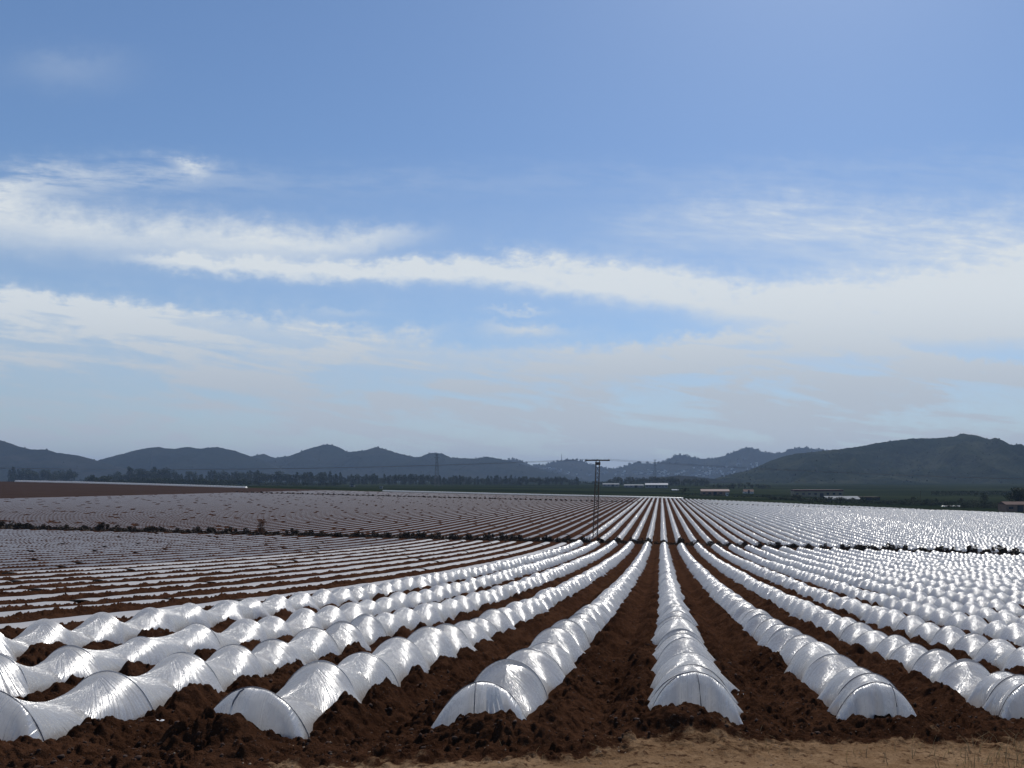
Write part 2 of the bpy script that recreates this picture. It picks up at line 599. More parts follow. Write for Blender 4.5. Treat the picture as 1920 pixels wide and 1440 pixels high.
def ground_mat():
    mt, N, out = material('field_ground')
    p = N.new('ShaderNodeBsdfPrincipled')
    t = N.new('ShaderNodeTexCoord')
    P = t.outputs['Object']

    def attr(n):
        a = N.new('ShaderNodeAttribute'); a.attribute_name = n
        return a.outputs['Fac']
    n1 = N.noise(P, .9, 6, .6); n2 = N.noise(P, 7.0, 6, .65); n3 = N.noise(P, 45.0, 4, .7)
    soil = N.mix(N.smooth(N.add(N.mul(n1, .5), N.mul(n2, .5)), .35, .66), (.028, .0124, .0070, 1), (.074, .0345, .0192, 1))
    soil = N.mix(N.mul(N.smooth(n3, .52, .74), .6), soil, (.125, .066, .041, 1))
    sandc = N.mix(N.smooth(N.add(N.mul(n1, .6), N.mul(n2, .4)), .36, .66), (.20, .118, .062, 1), (.36, .235, .135, 1))
    sandc = N.mix(N.mul(N.smooth(n3, .45, .7), .6), sandc, (.12, .064, .034, 1))
    speck = N.noise(P, 16.0, 3, .5)
    sandc = N.mix(N.mul(N.smooth(speck, .56, .66), .85), sandc, (.07, .034, .02, 1))
    brown = N.mix(N.noise(P, .12, 5, .6), (.036, .023, .019, 1), (.058, .038, .031, 1))
    patch = N.noise(N.xyz(*[N.mul(o, s) for o, s in zip((lambda s_: (N.l.new(P, s_.inputs[0]), s_.outputs)[1])(N.new('ShaderNodeSeparateXYZ')), (.0035, .011, 0.0))]), 1.0, 4, .5)
    green = N.mix(N.smooth(patch, .38, .62), (.008, .014, .008, 1), (.026, .034, .017, 1))
    green = N.mix(N.mul(N.smooth(N.noise(P, .05, 5, .6), .45, .7), .6), green, (.010, .015, .008, 1))
    sm = N.smooth(N.add(attr('sand'), N.mul(N.sub(n2, .5), 1.5)), .30, .70)
    col = N.mix(sm, soil, sandc)
    col = N.mix(attr('brown'), col, brown)
    col = N.mix(attr('green'), col, green)
    N.l.new(col, p.inputs['Base Color'])
    p.inputs['Roughness'].default_value = .95
    p.inputs['Specular IOR Level'].default_value = 0.0
    b = N.new('ShaderNodeBump')
    b.inputs['Strength'].default_value = 1.0
    b.inputs['Distance'].default_value = .05
    N.l.new(N.add(N.mul(n3, .5), N.mul(N.noise(P, 120.0, 3, .6), .25)), b.inputs['Height'])
    N.l.new(b.outputs[0], p.inputs['Normal'])
    N.l.new(p.outputs[0], out.inputs['Surface'])
    return mt


def leaf_mat(name, c1, c2, rough=.7, trans=.25):
    mt, N, out = material(name)
    p = N.new('ShaderNodeBsdfPrincipled')
    tr = N.new('ShaderNodeBsdfTranslucent')
    t = N.new('ShaderNodeTexCoord')
    nz = N.noise(t.outputs['Object'], 2.2, 4, .6)
    col = N.mix(N.smooth(nz, .32, .68), (*c1, 1), (*c2, 1))
    N.l.new(col, p.inputs['Base Color'])
    N.l.new(col, tr.inputs['Color'])
    p.inputs['Roughness'].default_value = rough
    p.inputs['Specular IOR Level'].default_value = .2
    mx = N.new('ShaderNodeMixShader')
    mx.inputs[0].default_value = trans
    N.l.new(p.outputs[0], mx.inputs[1]); N.l.new(tr.outputs[0], mx.inputs[2])
    N.l.new(mx.outputs[0], out.inputs['Surface'])
    return mt


def hill_mat(name, base, pale, dark, spots=.5):
    mt, N, out = material(name)
    p = N.new('ShaderNodeBsdfPrincipled')
    t = N.new('ShaderNodeTexCoord')
    P = t.outputs['Object']
    a = N.noise(P, .006, 6, .62); c = N.noise(P, .035, 5, .7); d = N.noise(P, .11, 4, .7)
    col = N.mix(N.smooth(a, .42, .64), (*base, 1), (*pale, 1))
    col = N.mix(N.mul(N.smooth(c, .50, .62), .6), col, (*dark, 1))
    col = N.mix(N.mul(N.smooth(d, .56, .62), spots), col, (*dark, 1))
    N.l.new(col, p.inputs['Base Color'])
    p.inputs['Roughness'].default_value = .95
    p.inputs['Specular IOR Level'].default_value = 0.0
    b = N.new('ShaderNodeBump')
    b.inputs['Strength'].default_value = .6
    b.inputs['Distance'].default_value = 9.0
    N.l.new(N.add(c, d), b.inputs['Height'])
    N.l.new(b.outputs[0], p.inputs['Normal'])
    N.l.new(p.outputs[0], out.inputs['Surface'])
    return mt


M_GROUND = ground_mat()
M_FILM = film_mat('white_film')
M_END = film_mat('end_film', white=(.74, .75, .77), translucency=.30, streak_bump=.35, rough=.34)
M_STRIP = film_mat('strip_film', white=(.38, .365, .36), translucency=.05, streak_bump=.5, rough=.34, clear=0.0, gloss=.28)
M_STRIP_DARK = film_mat('dark_strip_film', white=(.165, .166, .185), translucency=.03, streak_bump=.5, rough=.36, clear=0.0, gloss=.14)  # darker, slightly bluer version of the strip film for the farther strips
M_HOOP = simple_mat('hoop_wire', (.16, .16, .18), (.10, .10, .115), 20, .5, 0, .3)
M_HOOP_PALE = simple_mat('hoop_wire_under_film', (.42, .43, .45), (.34, .35, .37), 20, .45, 0)
M_STEEL = simple_mat('weathered_steel', (.075, .06, .052), (.13, .085, .06), 3, .65, .1, .4)
M_DARKSTEEL = simple_mat('far_steel', (.06, .065, .07), (.09, .09, .09), 1, .6, 0, .3)
M_PORC = simple_mat('insulator_porcelain', (.28, .24, .22), (.4, .38, .36), 5, .3, 0)
M_WIRE = simple_mat('wire_metal', (.16, .16, .17), (.22, .22, .22), 5, .5, 0, .5)
M_BRUSH = leaf_mat('dry_brush', (.030, .020, .013), (.078, .052, .032), .8, .12)
M_BRUSH_RED = leaf_mat('rusty_weed', (.09, .035, .018), (.15, .07, .03), .8, .25)
M_TWIG = simple_mat('twig_bark', (.06, .04, .028), (.11, .08, .055), 12, .9, .2)
M_BARK = simple_mat('tree_bark', (.05, .04, .03), (.09, .07, .05), 6, .9, .3)
M_LEAF_A = leaf_mat('cypress_leaf', (.012, .022, .012), (.030, .045, .022))
M_LEAF_B = leaf_mat('olive_leaf', (.020, .032, .016), (.055, .066, .036))
M_WALL_PALE = simple_mat('pale_render', (.60, .58, .54), (.70, .68, .64), .6, .85, .05)
M_WALL_GREY = simple_mat('grey_render', (.20, .195, .19), (.27, .265, .26), .6, .85, .05)
M_WALL_OLIVE = simple_mat('ochre_render', (.24, .19, .12), (.32, .26, .17), .6, .9, .05)
M_WALL_BROWN = simple_mat('brown_brick', (.20, .12, .085), (.27, .17, .12), 1.2, .9, .1)
M_ROOF_RED = simple_mat('red_roof', (.060, .011, .010), (.09, .018, .015), .9, .7, .1)
M_ROOF_TILE = simple_mat('clay_tile', (.085, .046, .034), (.12, .066, .048), 1.4, .95, .2)
M_ROOF_GREY = simple_mat('grey_roof', (.20, .21, .22), (.28, .29, .29), .8, .9, .05)
M_ROOF_WHITE = simple_mat('white_roof', (.24, .235, .23), (.31, .30, .29), .8, .35, .05)
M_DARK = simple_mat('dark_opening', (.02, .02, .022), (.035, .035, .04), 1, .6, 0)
M_GLASS = simple_mat('window_glass', (.03, .035, .045), (.05, .055, .07), 1, .12, 0)
M_HILL_L = hill_mat('scrub_hill', (.012, .017, .013), (.021, .023, .017), (.007, .0095, .008), .25)
M_HILL_TOWN = hill_mat('dry_hill', (.013, .016, .013), (.030, .029, .024), (.008, .011, .009), .3)
M_HILL_R = hill_mat('grassy_hill', (.013, .020, .011), (.042, .046, .026), (.006, .009, .005), .5)
M_SCRUB = leaf_mat('scrub_leaf', (.012, .018, .011), (.026, .034, .020))

# ------------------------------------------------------------------ the ground, one sheet to the horizon
us = np.concatenate([np.linspace(-3.2, -1.32, 24)[:-1], np.linspace(-1.32, .92, 1500), np.linspace(.92, 3.0, 24)[1:]])
ys = np.concatenate([np.geomspace(1.6, 4.2, 60)[:-1], np.geomspace(4.2, 12, 560)[:-1], np.geomspace(12, 30, 260)[:-1], np.geomspace(30, 120, 200)[:-1], np.geomspace(120, 420, 90)[:-1], np.geomspace(420, 9000, 70)])
UU, YY = np.meshgrid(us, ys)
XX = UU * YY
Xf, Yf = XX.ravel(), YY.ravel()
det, sandy = soil_detail(Xf, Yf)
Zf = ground_z(Xf, Yf) + det
lim = field_limit(Xf) + 3.0
edge_n = 2.0 * (fbm(Xf * .1, Yf * .1, 61, 2) - .5)
isbrown = sstep(-1.5, 1.5, LEFT_EDGE - 1 - Xf + edge_n) * sstep(3, -3, Yf - 352) * sstep(20, 40, Yf)
isgreen = np.maximum(sstep(-1.5, 1.5, Yf - lim + edge_n), 0) * (1 - isbrown)
Zf = Zf + isgreen * .5 * (fbm(Xf * .02, Yf * .02, 63, 3) - .5) * (Yf < 1500)
gm = np_mesh('ground', np.stack([Xf, Yf, Zf], -1), grid_quads(len(ys), len(us)),
             attrs={'sand': sandy * (Yf < 30), 'brown': isbrown, 'green': isgreen})
tag(link('ground', gm, M_GROUND, smooth=True), kind='structure')
del UU, YY, XX

# ------------------------------------------------------------------ film tunnels
def tunnel_arrays(x0, hoops, ns, nt, rg, h=.445, w=.36, cap=True, far_cap=True, geo_wrinkle=True, sag_m=.165):
    nh = len(hoops)
    hj = rg.normal(0, .026, nh); xj = rg.normal(0, .022, nh); wj = rg.normal(0, .012, nh)
    lean = rg.normal(0, .045, nh)
    sag = np.clip(rg.normal(sag_m, .055, nh), .03, .30)
    flL = np.clip(rg.normal(.10, .04, nh), .02, .17); flR = np.clip(rg.normal(.10, .04, nh), .02, .17)
    flh = np.clip(rg.normal(.07, .03, nh), .01, .16)
    for i in range(nh - 1):
        gap = hoops[i + 1] - hoops[i]
        if gap < .9:
            sag[i] *= .35 * gap
    s = np.concatenate([np.tile(np.arange(ns) / ns, nh - 1), [1.0]])
    i0 = np.concatenate([np.repeat(np.arange(nh - 1), ns), [nh - 2]])
    lo, hi = hoops[i0], hoops[i0 + 1]
    Y = lo + (hi - lo) * s
    g = 4 * s * (1 - s)
    ge = np.sin(np.pi * s) ** .8
    lerp = lambda a: a[i0] + (a[i0 + 1] - a[i0]) * s
    H = h + lerp(hj) - sag[i0] * ge
    Wd = w + lerp(wj) - .035 * g
    X = x0 + lerp(xj)
    LEAN = lerp(lean)
    tong = np.exp(-((s - .84) / .17) ** 2)
    FL = .03 + lerp(flh) * .4 + flL[i0] * 1.5 * tong - .05 * g
    FR = .03 + lerp(flh) * .4 + flR[i0] * 1.5 * tong - .05 * g
    d = np.where(s < .5, s, s - 1) * (hi - lo)
    hid = np.where(s < .5, i0, i0 + 1)
    E = np.ones(len(s))              # how much of the section stands
    if cap:
        dys = np.array([.225, .205, .165, .11, .05, .018]); hs = np.array([-.10, .22, .55, .82, .95, .985]); ws = np.array([.93, .95, .97, .985, 1, 1])
        Y = np.concatenate([hoops[0] - dys, Y]); H = np.concatenate([H[0] * hs, H]); Wd = np.concatenate([Wd[0] * ws, Wd])
        n = len(dys)
        X = np.concatenate([np.full(n, X[0]), X]); LEAN = np.concatenate([np.full(n, LEAN[0]), LEAN])
        FL = np.concatenate([np.linspace(.16, FL[0], n), FL]); FR = np.concatenate([np.linspace(.16, FR[0], n), FR])
        d = np.concatenate([-dys * .4, d]); hid = np.concatenate([np.zeros(n, int), hid])
    if far_cap:
        dys = np.array([.05, .15, .24]); hs = np.array([.93, .6, -.1])
        Y = np.concatenate([Y, hoops[-1] + dys]); H = np.concatenate([H, H[-1] * hs]); Wd = np.concatenate([Wd, Wd[-1] * np.ones(3)])
        X = np.concatenate([X, np.full(3, X[-1])]); LEAN = np.concatenate([LEAN, np.full(3, LEAN[-1])])
        FL = np.concatenate([FL, np.full(3, FL[-1])]); FR = np.concatenate([FR, np.full(3, FR[-1])])
        d = np.concatenate([d, dys]); hid = np.concatenate([hid, np.full(3, nh - 1)])
    th = np.linspace(0, math.pi, nt + 1)
    # closer samples towards the hem
    c, sn = np.cos(th), np.sin(th)
    prof_x = np.sign(c) * np.abs(c) ** 1.12
    prof_z = sn ** .80
    base = (1 - sn) ** 2.4
    x = X[:, None] + Wd[:, None] * prof_x[None, :] + np.where(c[None, :] < 0, -FL[:, None], FR[:, None]) * base[None, :]
    z0 = ground_z(X, Y) - .045
    z = z0[:, None] + (H[:, None] + .045) * prof_z[None, :]
    y = Y[:, None] + LEAN[:, None] * prof_z[None, :]
    varc = np.abs(th - math.pi / 2) / (math.pi / 2)
    # folds fan out from the crown of each hoop towards the hem
    uu = (d[:, None] * 1.6) / (varc[None, :] * .85 + .22) + hid[:, None] * 3.71
    vv = np.broadcast_to(varc[None, :], uu.shape)
    if cap:
        uu[:6] = np.cos(th)[None, :] * 1.5 + hid[0] * 3.71 + x0
    if geo_wrinkle:
        fold = vnoise(uu * 5.0, vv * .6 + hid[:, None] * 5.0 + (c[None, :] > 0) * 31.0, 91) - .5
        fold += .5 * (vnoise(uu * 11.0, vv * .8 + (c[None, :] > 0) * 17.0, 92) - .5)
        a = .022 * vv * (1 - .6 * (vv > .93))
        if cap:
            y[:6] += (fold[:6] * .10 + .05 * (vnoise(np.cos(th) * 2.3 + x0, th * 0 + x0, 94) - .5)[None, :]) * (np.array([1, .95, .85, .6, .3, .05])[:, None])
        x = x + fold * a * np.sign(prof_x)[None, :]
        z = z + fold * .012 * (1 - vv) * 0 + fold * .010 * vv * (1 - vv) * 4
        # loose hem, ragged
        z[:, 0] -= .02; z[:, -1] -= .02
    V_ = np.stack([x, y, z], -1).reshape(-1, 3)
    UV_ = np.stack([uu, vv], -1).reshape(-1, 2)
    return V_, grid_quads(len(Y), nt + 1), UV_, (hoops, h + hj, w + wj, x0 + xj, lean, flh)


def hoop_part(parent, Y, h, w, x, lean, fl, loc, dark=True):
    mb = MB()
    pts = []
    z0 = float(ground_z(x, Y)) - .045
    for i in range(25):
        th = math.pi * i / 24
        c, sn = math.cos(th), math.sin(th)
        px = x + w * math.copysign(abs(c) ** 1.12, c) + math.copysign(.03 + fl * .4, c) * (1 - sn) ** 2.4
        pz = z0 + (h + .045) * sn ** .8
        pts.append((px - loc[0], Y + lean * sn ** .8 - .004 - loc[1], pz + .001 - loc[2]))
    mb.path(pts, .0042 if dark else .0035, 5)
    return mb.build('hoop', M_HOOP if dark else M_HOOP_PALE, parent, smooth=True)


def near_label(k):
    if k == 0:
        return 'white film tunnel running straight away from the track, nearest block, dark line down its end'
    side = 'left' if k < 0 else 'right'
    return f'{ordinal(abs(k))} film tunnel {side} of the one running straight away, in front of the weed strip'


G_NEAR = 'white film tunnels in front of the weed strip'
G_MID = 'white film tunnels behind the weed strip'
G_FAR = 'white film tunnels at the far end of the field'
for k in range(-5, 23):
    rg = np.random.default_rng(500 + k)
    hp = HOOPS[k]
    xk = row_x(k)
    # wholly outside the picture to the right: the row leaves the frame before the weed strip
    if xk / GAP_NEAR > .53:
        continue
    if k <= 5:
        ns, nt = 14, 28
    else:
        ns, nt = 8, 16
    V_, Q_, UV_, hinfo = tunnel_arrays(xk, hp, ns, nt, rg)
    loc = (xk, float(hp[0]), float(ground_z(xk, hp[0])))
    root = tag(empty('film_tunnel', loc), near_label(k), 'film tunnel', G_NEAR)
    me = np_mesh('film_cover', V_ - np.array(loc), Q_, UV_)
    link('film_cover', me, M_FILM, root, smooth=True)
    nvis = {0: 12, 1: 11, -1: 10, 2: 10, -2: 9, -3: 8, -4: 6, -5: 5, 3: 9, 4: 7, 5: 6}.get(k, 0)
    first = 0
    for i in range(first, first + nvis):
        hoop_part(root, *[float(a[i]) for a in hinfo], loc, dark=(i < 3 and hp[i] < hp[0] + 1.0))
    if k in (-2, -1, 0, 1, 2):
        # the string or seam that runs down the closed end
        mb = MB()
        ox = {-2: -.05, -1: -.06, 0: .02, 1: .12, 2: .05}[k]
        hx, hh, wy = float(hinfo[3][0]), float(hinfo[1][0]), float(hp[0])
        ln = float(hinfo[4][0])
        pts = []
        prof = [(.012, .97), (.05, .95), (.11, .82), (.165, .55), (.205, .22), (.225, .0)]
        for q, (dy_, sc) in enumerate(prof):
            zz = float(ground_z(xk, wy)) - .045 + (hh * sc + .045)
            bow = (-.10 * (q / 5) ** 1.2 if k == -2 else .01 * q)
            pts.append((hx + ox + bow - loc[0], wy - dy_ - .012 + ln * sc - loc[1], zz - loc[2]))
        mb.path(pts, .0045 if k != -2 else .007, 6)
        mb.build('end_seam', M_HOOP, root, smooth=True)
    if k in (-1, -2):
        # loose film hanging in front of the end: a pleated flap, and the twisted tail on the soil
        mb = MB()
        vv, ff = [], []
        nu, nv = 22, 14
        if k == -1:
            x_a, x_b = .10, .40
            for j in range(nv + 1):
                t = j / nv
                for i in range(nu + 1):
                    s = i / nu
                    px = x_a * (1 - t) * .2 + x_a * t + (x_b - x_a) * s * (.35 + .65 * t)
                    pz = .44 * (1 - t) ** 1.0 - .03 - .05 * s * t - .02
                    py = -.06 - .34 * t ** .75 + .030 * t * math.sin(s * 21) - .04 * s
                    vv.append((px, py, pz))
            ff = grid_quads(nv + 1, nu + 1)
            uvv = [(i / nu * .9, j / nv) for j in range(nv + 1) for i in range(nu + 1)]
            link('end_flap', np_mesh('end_flap', vv, ff, uvv), M_FILM, root, smooth=True)
        else:
            pts, rr = [], []
            for i in range(15):
                t = i / 14
                tx, ty = xk - .12 - .12 * t - .03 * math.sin(3 * t), float(hp[0]) - .26 - .30 * t
                gx, gy = np.array([tx]), np.array([ty])
                tz = float(ground_z(gx, gy)[0] + soil_detail(gx, gy)[0][0]) + .022
                pts.append((tx - loc[0], ty - loc[1], tz - loc[2]))
                rr.append(.012 + .020 * math.sin(math.pi * min(1, t * .8 + .2)) + .006 * math.sin(i * 2.1))
            mb.path(pts, rr, 8)
            mb.build('twisted_tail', M_END, root, smooth=True)


def plain_label(kind, n, side, where):
    return f'{ordinal(n)} {kind} {side} of the straight central one, {where}'


def tunnel_mid(k, y0, y1, ns, nt, spacing, where, group, seed):
    rg = np.random.default_rng(seed + k)
    xk = row_x(k)
    n = max(2, int((y1 - y0) / spacing))
    hp = np.linspace(y0, y1, n) + rg.normal(0, .10, n) + rg.uniform(0, spacing)
    V_, Q_, UV_, _ = tunnel_arrays(xk, hp, ns, nt, rg, cap=True, far_cap=True, geo_wrinkle=False, sag_m=.20)
    loc = (xk, y0, float(ground_z(xk, y0)))
    me = np_mesh('film_tunnel', V_ - np.array(loc), Q_, UV_)
    o = link('film_tunnel', me, M_FILM, None, loc, smooth=True)
    if k == 0:
        lab = f'central film tunnel pointing straight away, {where}'
    else:
        lab = plain_label('film tunnel', abs(k), 'left' if k < 0 else 'right', where)
    tag(o, lab, 'film tunnel', group)


for k in range(-5, 67):
    xk = row_x(k)
    yv = max(GAP_FAR, xk / .52)
    y1 = min(END2_NEAR, float(field_limit(np.array(xk))) - 1)
    y0 = GAP_FAR if k < 24 else max(GAP_FAR, xk / .58)
    if y1 - yv < 6:
        continue
    tunnel_mid(k, y0, y1, 4 if k < 30 else 3, 8, 1.3, 'behind the weed strip', G_MID, 900)
for k in range(-5, 62):
    xk = row_x(k)
    y1 = float(field_limit(np.array(xk))) - 1
    y0 = END2_FAR
    if y1 - y0 < 3:
        continue
    tunnel_mid(k, y0, y1, 2, 6, 1.5, 'at the far end of the field', G_FAR, 1300)


# ------------------------------------------------------------------ flat plastic strips on the left
def strip(k, y0, y1, step, where, group, seed, half=.40, hh_=.09):
    rg = np.random.default_rng(seed + k)
    xk = row_x(k)
    n = max(3, int((y1 - y0) / step))
    Y = np.linspace(y0, y1, n)
    nt = 8
    t = np.linspace(-1, 1, nt + 1)
    wob = .02 * (vnoise(Y * .8, np.full(n, k * 3.3), 7) - .5)
    wid = half + .05 * (vnoise(Y * .9, np.full(n, k * 1.7), 8) - .5)
    hgt = hh_ + .3 * hh_ * (vnoise(Y * .7, np.full(n, k * 2.1), 9) - .5) + .006 * rg.normal(0, 1, n) * (step < 1)
    X = xk + wob
    x = X[:, None] + wid[:, None] * t[None, :]
    z = ground_z(X, Y)[:, None] - .02 + (hgt[:, None] + .02) * (1 - np.abs(t[None, :]) ** 3)
    y = np.broadcast_to(Y[:, None], x.shape)
    Q = grid_quads(n, nt + 1).reshape(n - 1, nt, 4)
    keep = np.ones(n - 1, bool)
    p = y0 + rg.uniform(3, 14)
    while p < y1:                     # soil lies across the film here and there
        keep[np.abs(.5 * (Y[1:] + Y[:-1]) - p) < max(.25, step * .5)] = False
        p += rg.uniform(12, 34)
    Q = Q[keep].reshape(-1, 4)
    loc = np.array((xk, y0, float(ground_z(xk, y0))))
    uv = np.stack([np.broadcast_to((Y * .9)[:, None], x.shape), np.broadcast_to(np.abs(t)[None, :] * .6, x.shape)], -1).reshape(-1, 2)
    me = np_mesh('plastic_strip', np.stack([x, y, z], -1).reshape(-1, 3) - loc, Q, uv)
    o = link('plastic_strip', me, M_STRIP if (seed == 2100 and k > -15) else M_STRIP_DARK, None, tuple(loc), smooth=True)
    tag(o, f'{ordinal(-k - 5)} flat plastic strip left of the raised tunnels, {where}', 'plastic strip', group)


for k in range(-6, -42, -1):
    xk = row_x(k)
    y0 = max(5.0, -xk / 1.15)
    strip(k, y0, GAP_NEAR, .45, 'in front of the weed strip', 'flat plastic strips in front of the weed strip', 2100)
for k in range(-6, -84, -1):
    xk = row_x(k)
    y0 = max(GAP_FAR, -xk / 1.1)
    y1 = END2_NEAR
    if row_x(k) < -130:
        y1 = END2_NEAR
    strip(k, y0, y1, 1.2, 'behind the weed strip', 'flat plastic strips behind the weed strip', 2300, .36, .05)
for k in range(-6, -84, -1):
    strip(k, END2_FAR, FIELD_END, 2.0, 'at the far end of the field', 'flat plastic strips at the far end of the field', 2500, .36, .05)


# ------------------------------------------------------------------ foliage
def leaf_cloud(n, fn, size, rg, elong=1.0):
    """n small quads scattered by fn(rg) -> point"""
    P = np.array([fn(rg) for _ in range(n)])
    a = rg.normal(0, 1, (n, 3)); a /= np.linalg.norm(a, axis=1)[:, None]
    b = rg.normal(0, 1, (n, 3)); b -= (a * b).sum(1)[:, None] * a; b /= np.linalg.norm(b, axis=1)[:, None]
    s = size * rg.uniform(.6, 1.4, n)[:, None]
    v = np.stack([P - a * s * elong, P - b * s * .6, P + a * s * elong, P + b * s * .6], 1).reshape(-1, 3)
    return v, np.arange(4 * n).reshape(n, 4)


def clumped(rg, centers, radii):
    i = rg.integers(len(centers))
    d = rg.normal(0, 1, 3); d /= np.linalg.norm(d)
    return centers[i] + d * radii[i] * rg.uniform(.35, 1.0) ** .6


def make_brush(seed, mat_, w=.55, h=.55, n=620):
    rg = np.random.default_rng(seed)
    cs = np.array([(rg.normal(0, w * .5), rg.normal(0, w * .4), abs(rg.normal(.18, .13)) * h / .5) for _ in range(9)])
    rs = np.full(9, w * .40) * rg.uniform(.7, 1.2, 9)

    def fn(r_):
        p = clumped(r_, cs, rs); p[2] = abs(p[2]) * min(1.0, h / .55); return p
    v, q = leaf_cloud(n, fn, .055, rg, 2.0)
    crown = np_mesh('brush', v, q)
    mb = MB()
    for i in range(12):
        an = rg.uniform(0, 6.28); l = rg.uniform(.3, .5)
        mb.bar((rg.normal(0, .05), rg.normal(0, .05), -.05), (math.cos(an) * l, math.sin(an) * l * .8, rg.uniform(.5, 1.05) * h), .012, .004, 4, False)
    return crown, mb.mesh('stems')


BRUSH = [make_brush(s, M_BRUSH) for s in (1, 2, 3, 4)]
for c_, s_ in BRUSH:
    c_.materials.append(M_BRUSH); s_.materials.append(M_TWIG)


def place_brush(i, X, Y, sc, label, group, parts=True):
    c_, s_ = BRUSH[i % 4]
    root = bpy.data.objects.new('weed_clump', c_)
    COL.objects.link(root)
    root.location = (X, Y, float(ground_z(X, Y)) - .03)
    root.rotation_euler = (0, 0, (i * 2.399) % 6.28)
    root.scale = sc
    tag(root, label, 'weed clump', group)
    if parts:
        st_ = bpy.data.objects.new('stems', s_)
        COL.objects.link(st_)
        st_.parent = root


rg = np.random.default_rng(77)
for k in range(-42, 23):
    xk = row_x(k)
    Y = .5 * (GAP_NEAR + GAP_FAR) + rg.normal(.6, .35)
    if abs(xk / Y + .0) > .95:
        continue
    big = 1.0 if k < -5 else (.95 if k < 12 else 1.2)
    s = big * rg.uniform(.85, 1.2)
    if k <= -6:
        lab = f'dark weed clump ending the {ordinal(-k - 5)} flat plastic strip left of the tunnels, weed strip'
    elif k == 0:
        lab = 'dark weed clump in the weed strip, at the end of the straight central tunnel'
    else:
        lab = f'dark weed clump ending the {ordinal(abs(k))} tunnel {"left" if k < 0 else "right"} of the central one'
    place_brush(k + 60, xk + rg.normal(0, .1), Y, (s * rg.uniform(.9, 1.25), s, s * rg.uniform(.85, 1.2)), lab, 'weed clumps along the weed strip')
for k in range(-84, 55):
    xk = row_x(k)
    yl = float(field_limit(np.array(xk)))
    Y = .5 * (END2_NEAR + END2_FAR) + rg.normal(0, .3)
    if Y > yl - 4:
        continue
    s = rg.uniform(.75, 1.15)
    side = 'left' if k < 0 else 'right'
    lab = 'small dark weed clump in the far clump line, straight ahead' if k == 0 else \
        f'small dark weed clump, {ordinal(abs(k))} {side} of the straight row in the far clump line'
    place_brush(k + 100, xk, Y, (s, s, s * .8), lab, 'weed clumps in the far clump line', parts=False)
rgc = np.random.default_rng(21)
nw = 15000
Xw = rgc.uniform(-82, 46, nw); Yw = rgc.normal(.5 * (GAP_NEAR + GAP_FAR) + .3, .75, nw)
kp = rgc.random(nw) < np.where(Xw < -8, 1.0, .45) * (.35 + .9 * vnoise(Xw * .6, Yw * .6, 3))
Xw, Yw = Xw[kp], Yw[kp]
Pw = np.stack([Xw, Yw, ground_z(Xw, Yw) + .02 + .22 * rgc.random(len(Xw)) ** 2], -1)
aw = rgc.normal(0, .10, (len(Pw), 3)); bw = rgc.normal(0, .07, (len(Pw), 3))
tag(link('weed_cover', np_mesh('weed_cover', np.stack([Pw - aw, Pw - bw, Pw + aw, Pw + bw], 1).reshape(-1, 3), np.arange(4 * len(Pw)).reshape(-1, 4)), M_BRUSH),
    'low dark weeds covering the strip between the front and rear rows', 'weeds', kind='stuff')
# the rusty weed that stands above the others
rgw = np.random.default_rng(9)
cw = np.array([(rgw.normal(0, .25), rgw.normal(0, .2), rgw.uniform(.3, 1.5)) for _ in range(10)])
v, q = leaf_cloud(420, lambda r_: clumped(r_, cw, np.full(10, .3)), .05, rgw, 2.0)
X, Y, Z = ray_ground(490, 1003)
o = link('tall_weed', np_mesh('tall_weed', v, q), M_BRUSH_RED, None, (X, Y, Z))
tag(o, 'tall rusty brown weed standing above the dark clumps of the weed strip', 'weed')
mb = MB()
for i in range(9):
    mb.bar((rgw.normal(0, .05), rgw.normal(0, .05), -.05), (rgw.normal(0, .25), rgw.normal(0, .2), rgw.uniform(1.0, 1.6)), .014, .004, 4, False)
mb.build('stems', M_TWIG, o)

# loose clods and stalks on the soil near the track: nobody could count them
rg = np.random.default_rng(5)
ico_v = None
import bmesh
bm = bmesh.new(); bmesh.ops.create_icosphere(bm, subdivisions=1, radius=1.0)
bm.verts.ensure_lookup_table()
iv = np.array([v_.co[:] for v_ in bm.verts]); iq = np.array([[v_.index for v_ in f_.verts] for f_ in bm.faces]); bm.free()


def scatter_lumps(name, n, xr, yr, smin, smax, cond, mat_, seed):
    rg = np.random.default_rng(seed)
    Y = yr[0] * (yr[1] / yr[0]) ** rg.random(n)
    X = rg.uniform(xr[0], xr[1], n) * Y
    k = cond(X, Y); X, Y = X[k], Y[k]
    d_, _s = soil_detail(X, Y)
    Z = ground_z(X, Y) + d_
    S = smin * (smax / smin) ** (rg.random(len(X)) ** 2.2)
    vs = []
    for x_, y_, z_, s_ in zip(X, Y, Z, S):
        vv = iv * (1 + rg.normal(0, .24, (len(iv), 1))) * s_ * rg.uniform(.55, 1.25, 3)
        an = rg.uniform(0, 6.28); ca, sa = math.cos(an), math.sin(an)
        vv = np.stack([vv[:, 0] * ca - vv[:, 1] * sa, vv[:, 0] * sa + vv[:, 1] * ca, vv[:, 2]], -1)
        vs.append(vv + np.array((x_, y_, z_ + s_ * .05)))
    V_ = np.concatenate(vs)
    Q_ = (iq[None] + (np.arange(len(vs)) * len(iv))[:, None, None]).reshape(-1, 3)
    return link(name, np_mesh(name, V_, Q_), mat_)


def off_film(X, Y):
    kf = np.round((X - ROW0) / PITCH); ax = np.abs(X - ROW0 - kf * PITCH)
    e = row_ends(kf)
    return ((ax > .46) | (Y < e - .3)) & (Y > sand_line(X) + .25)


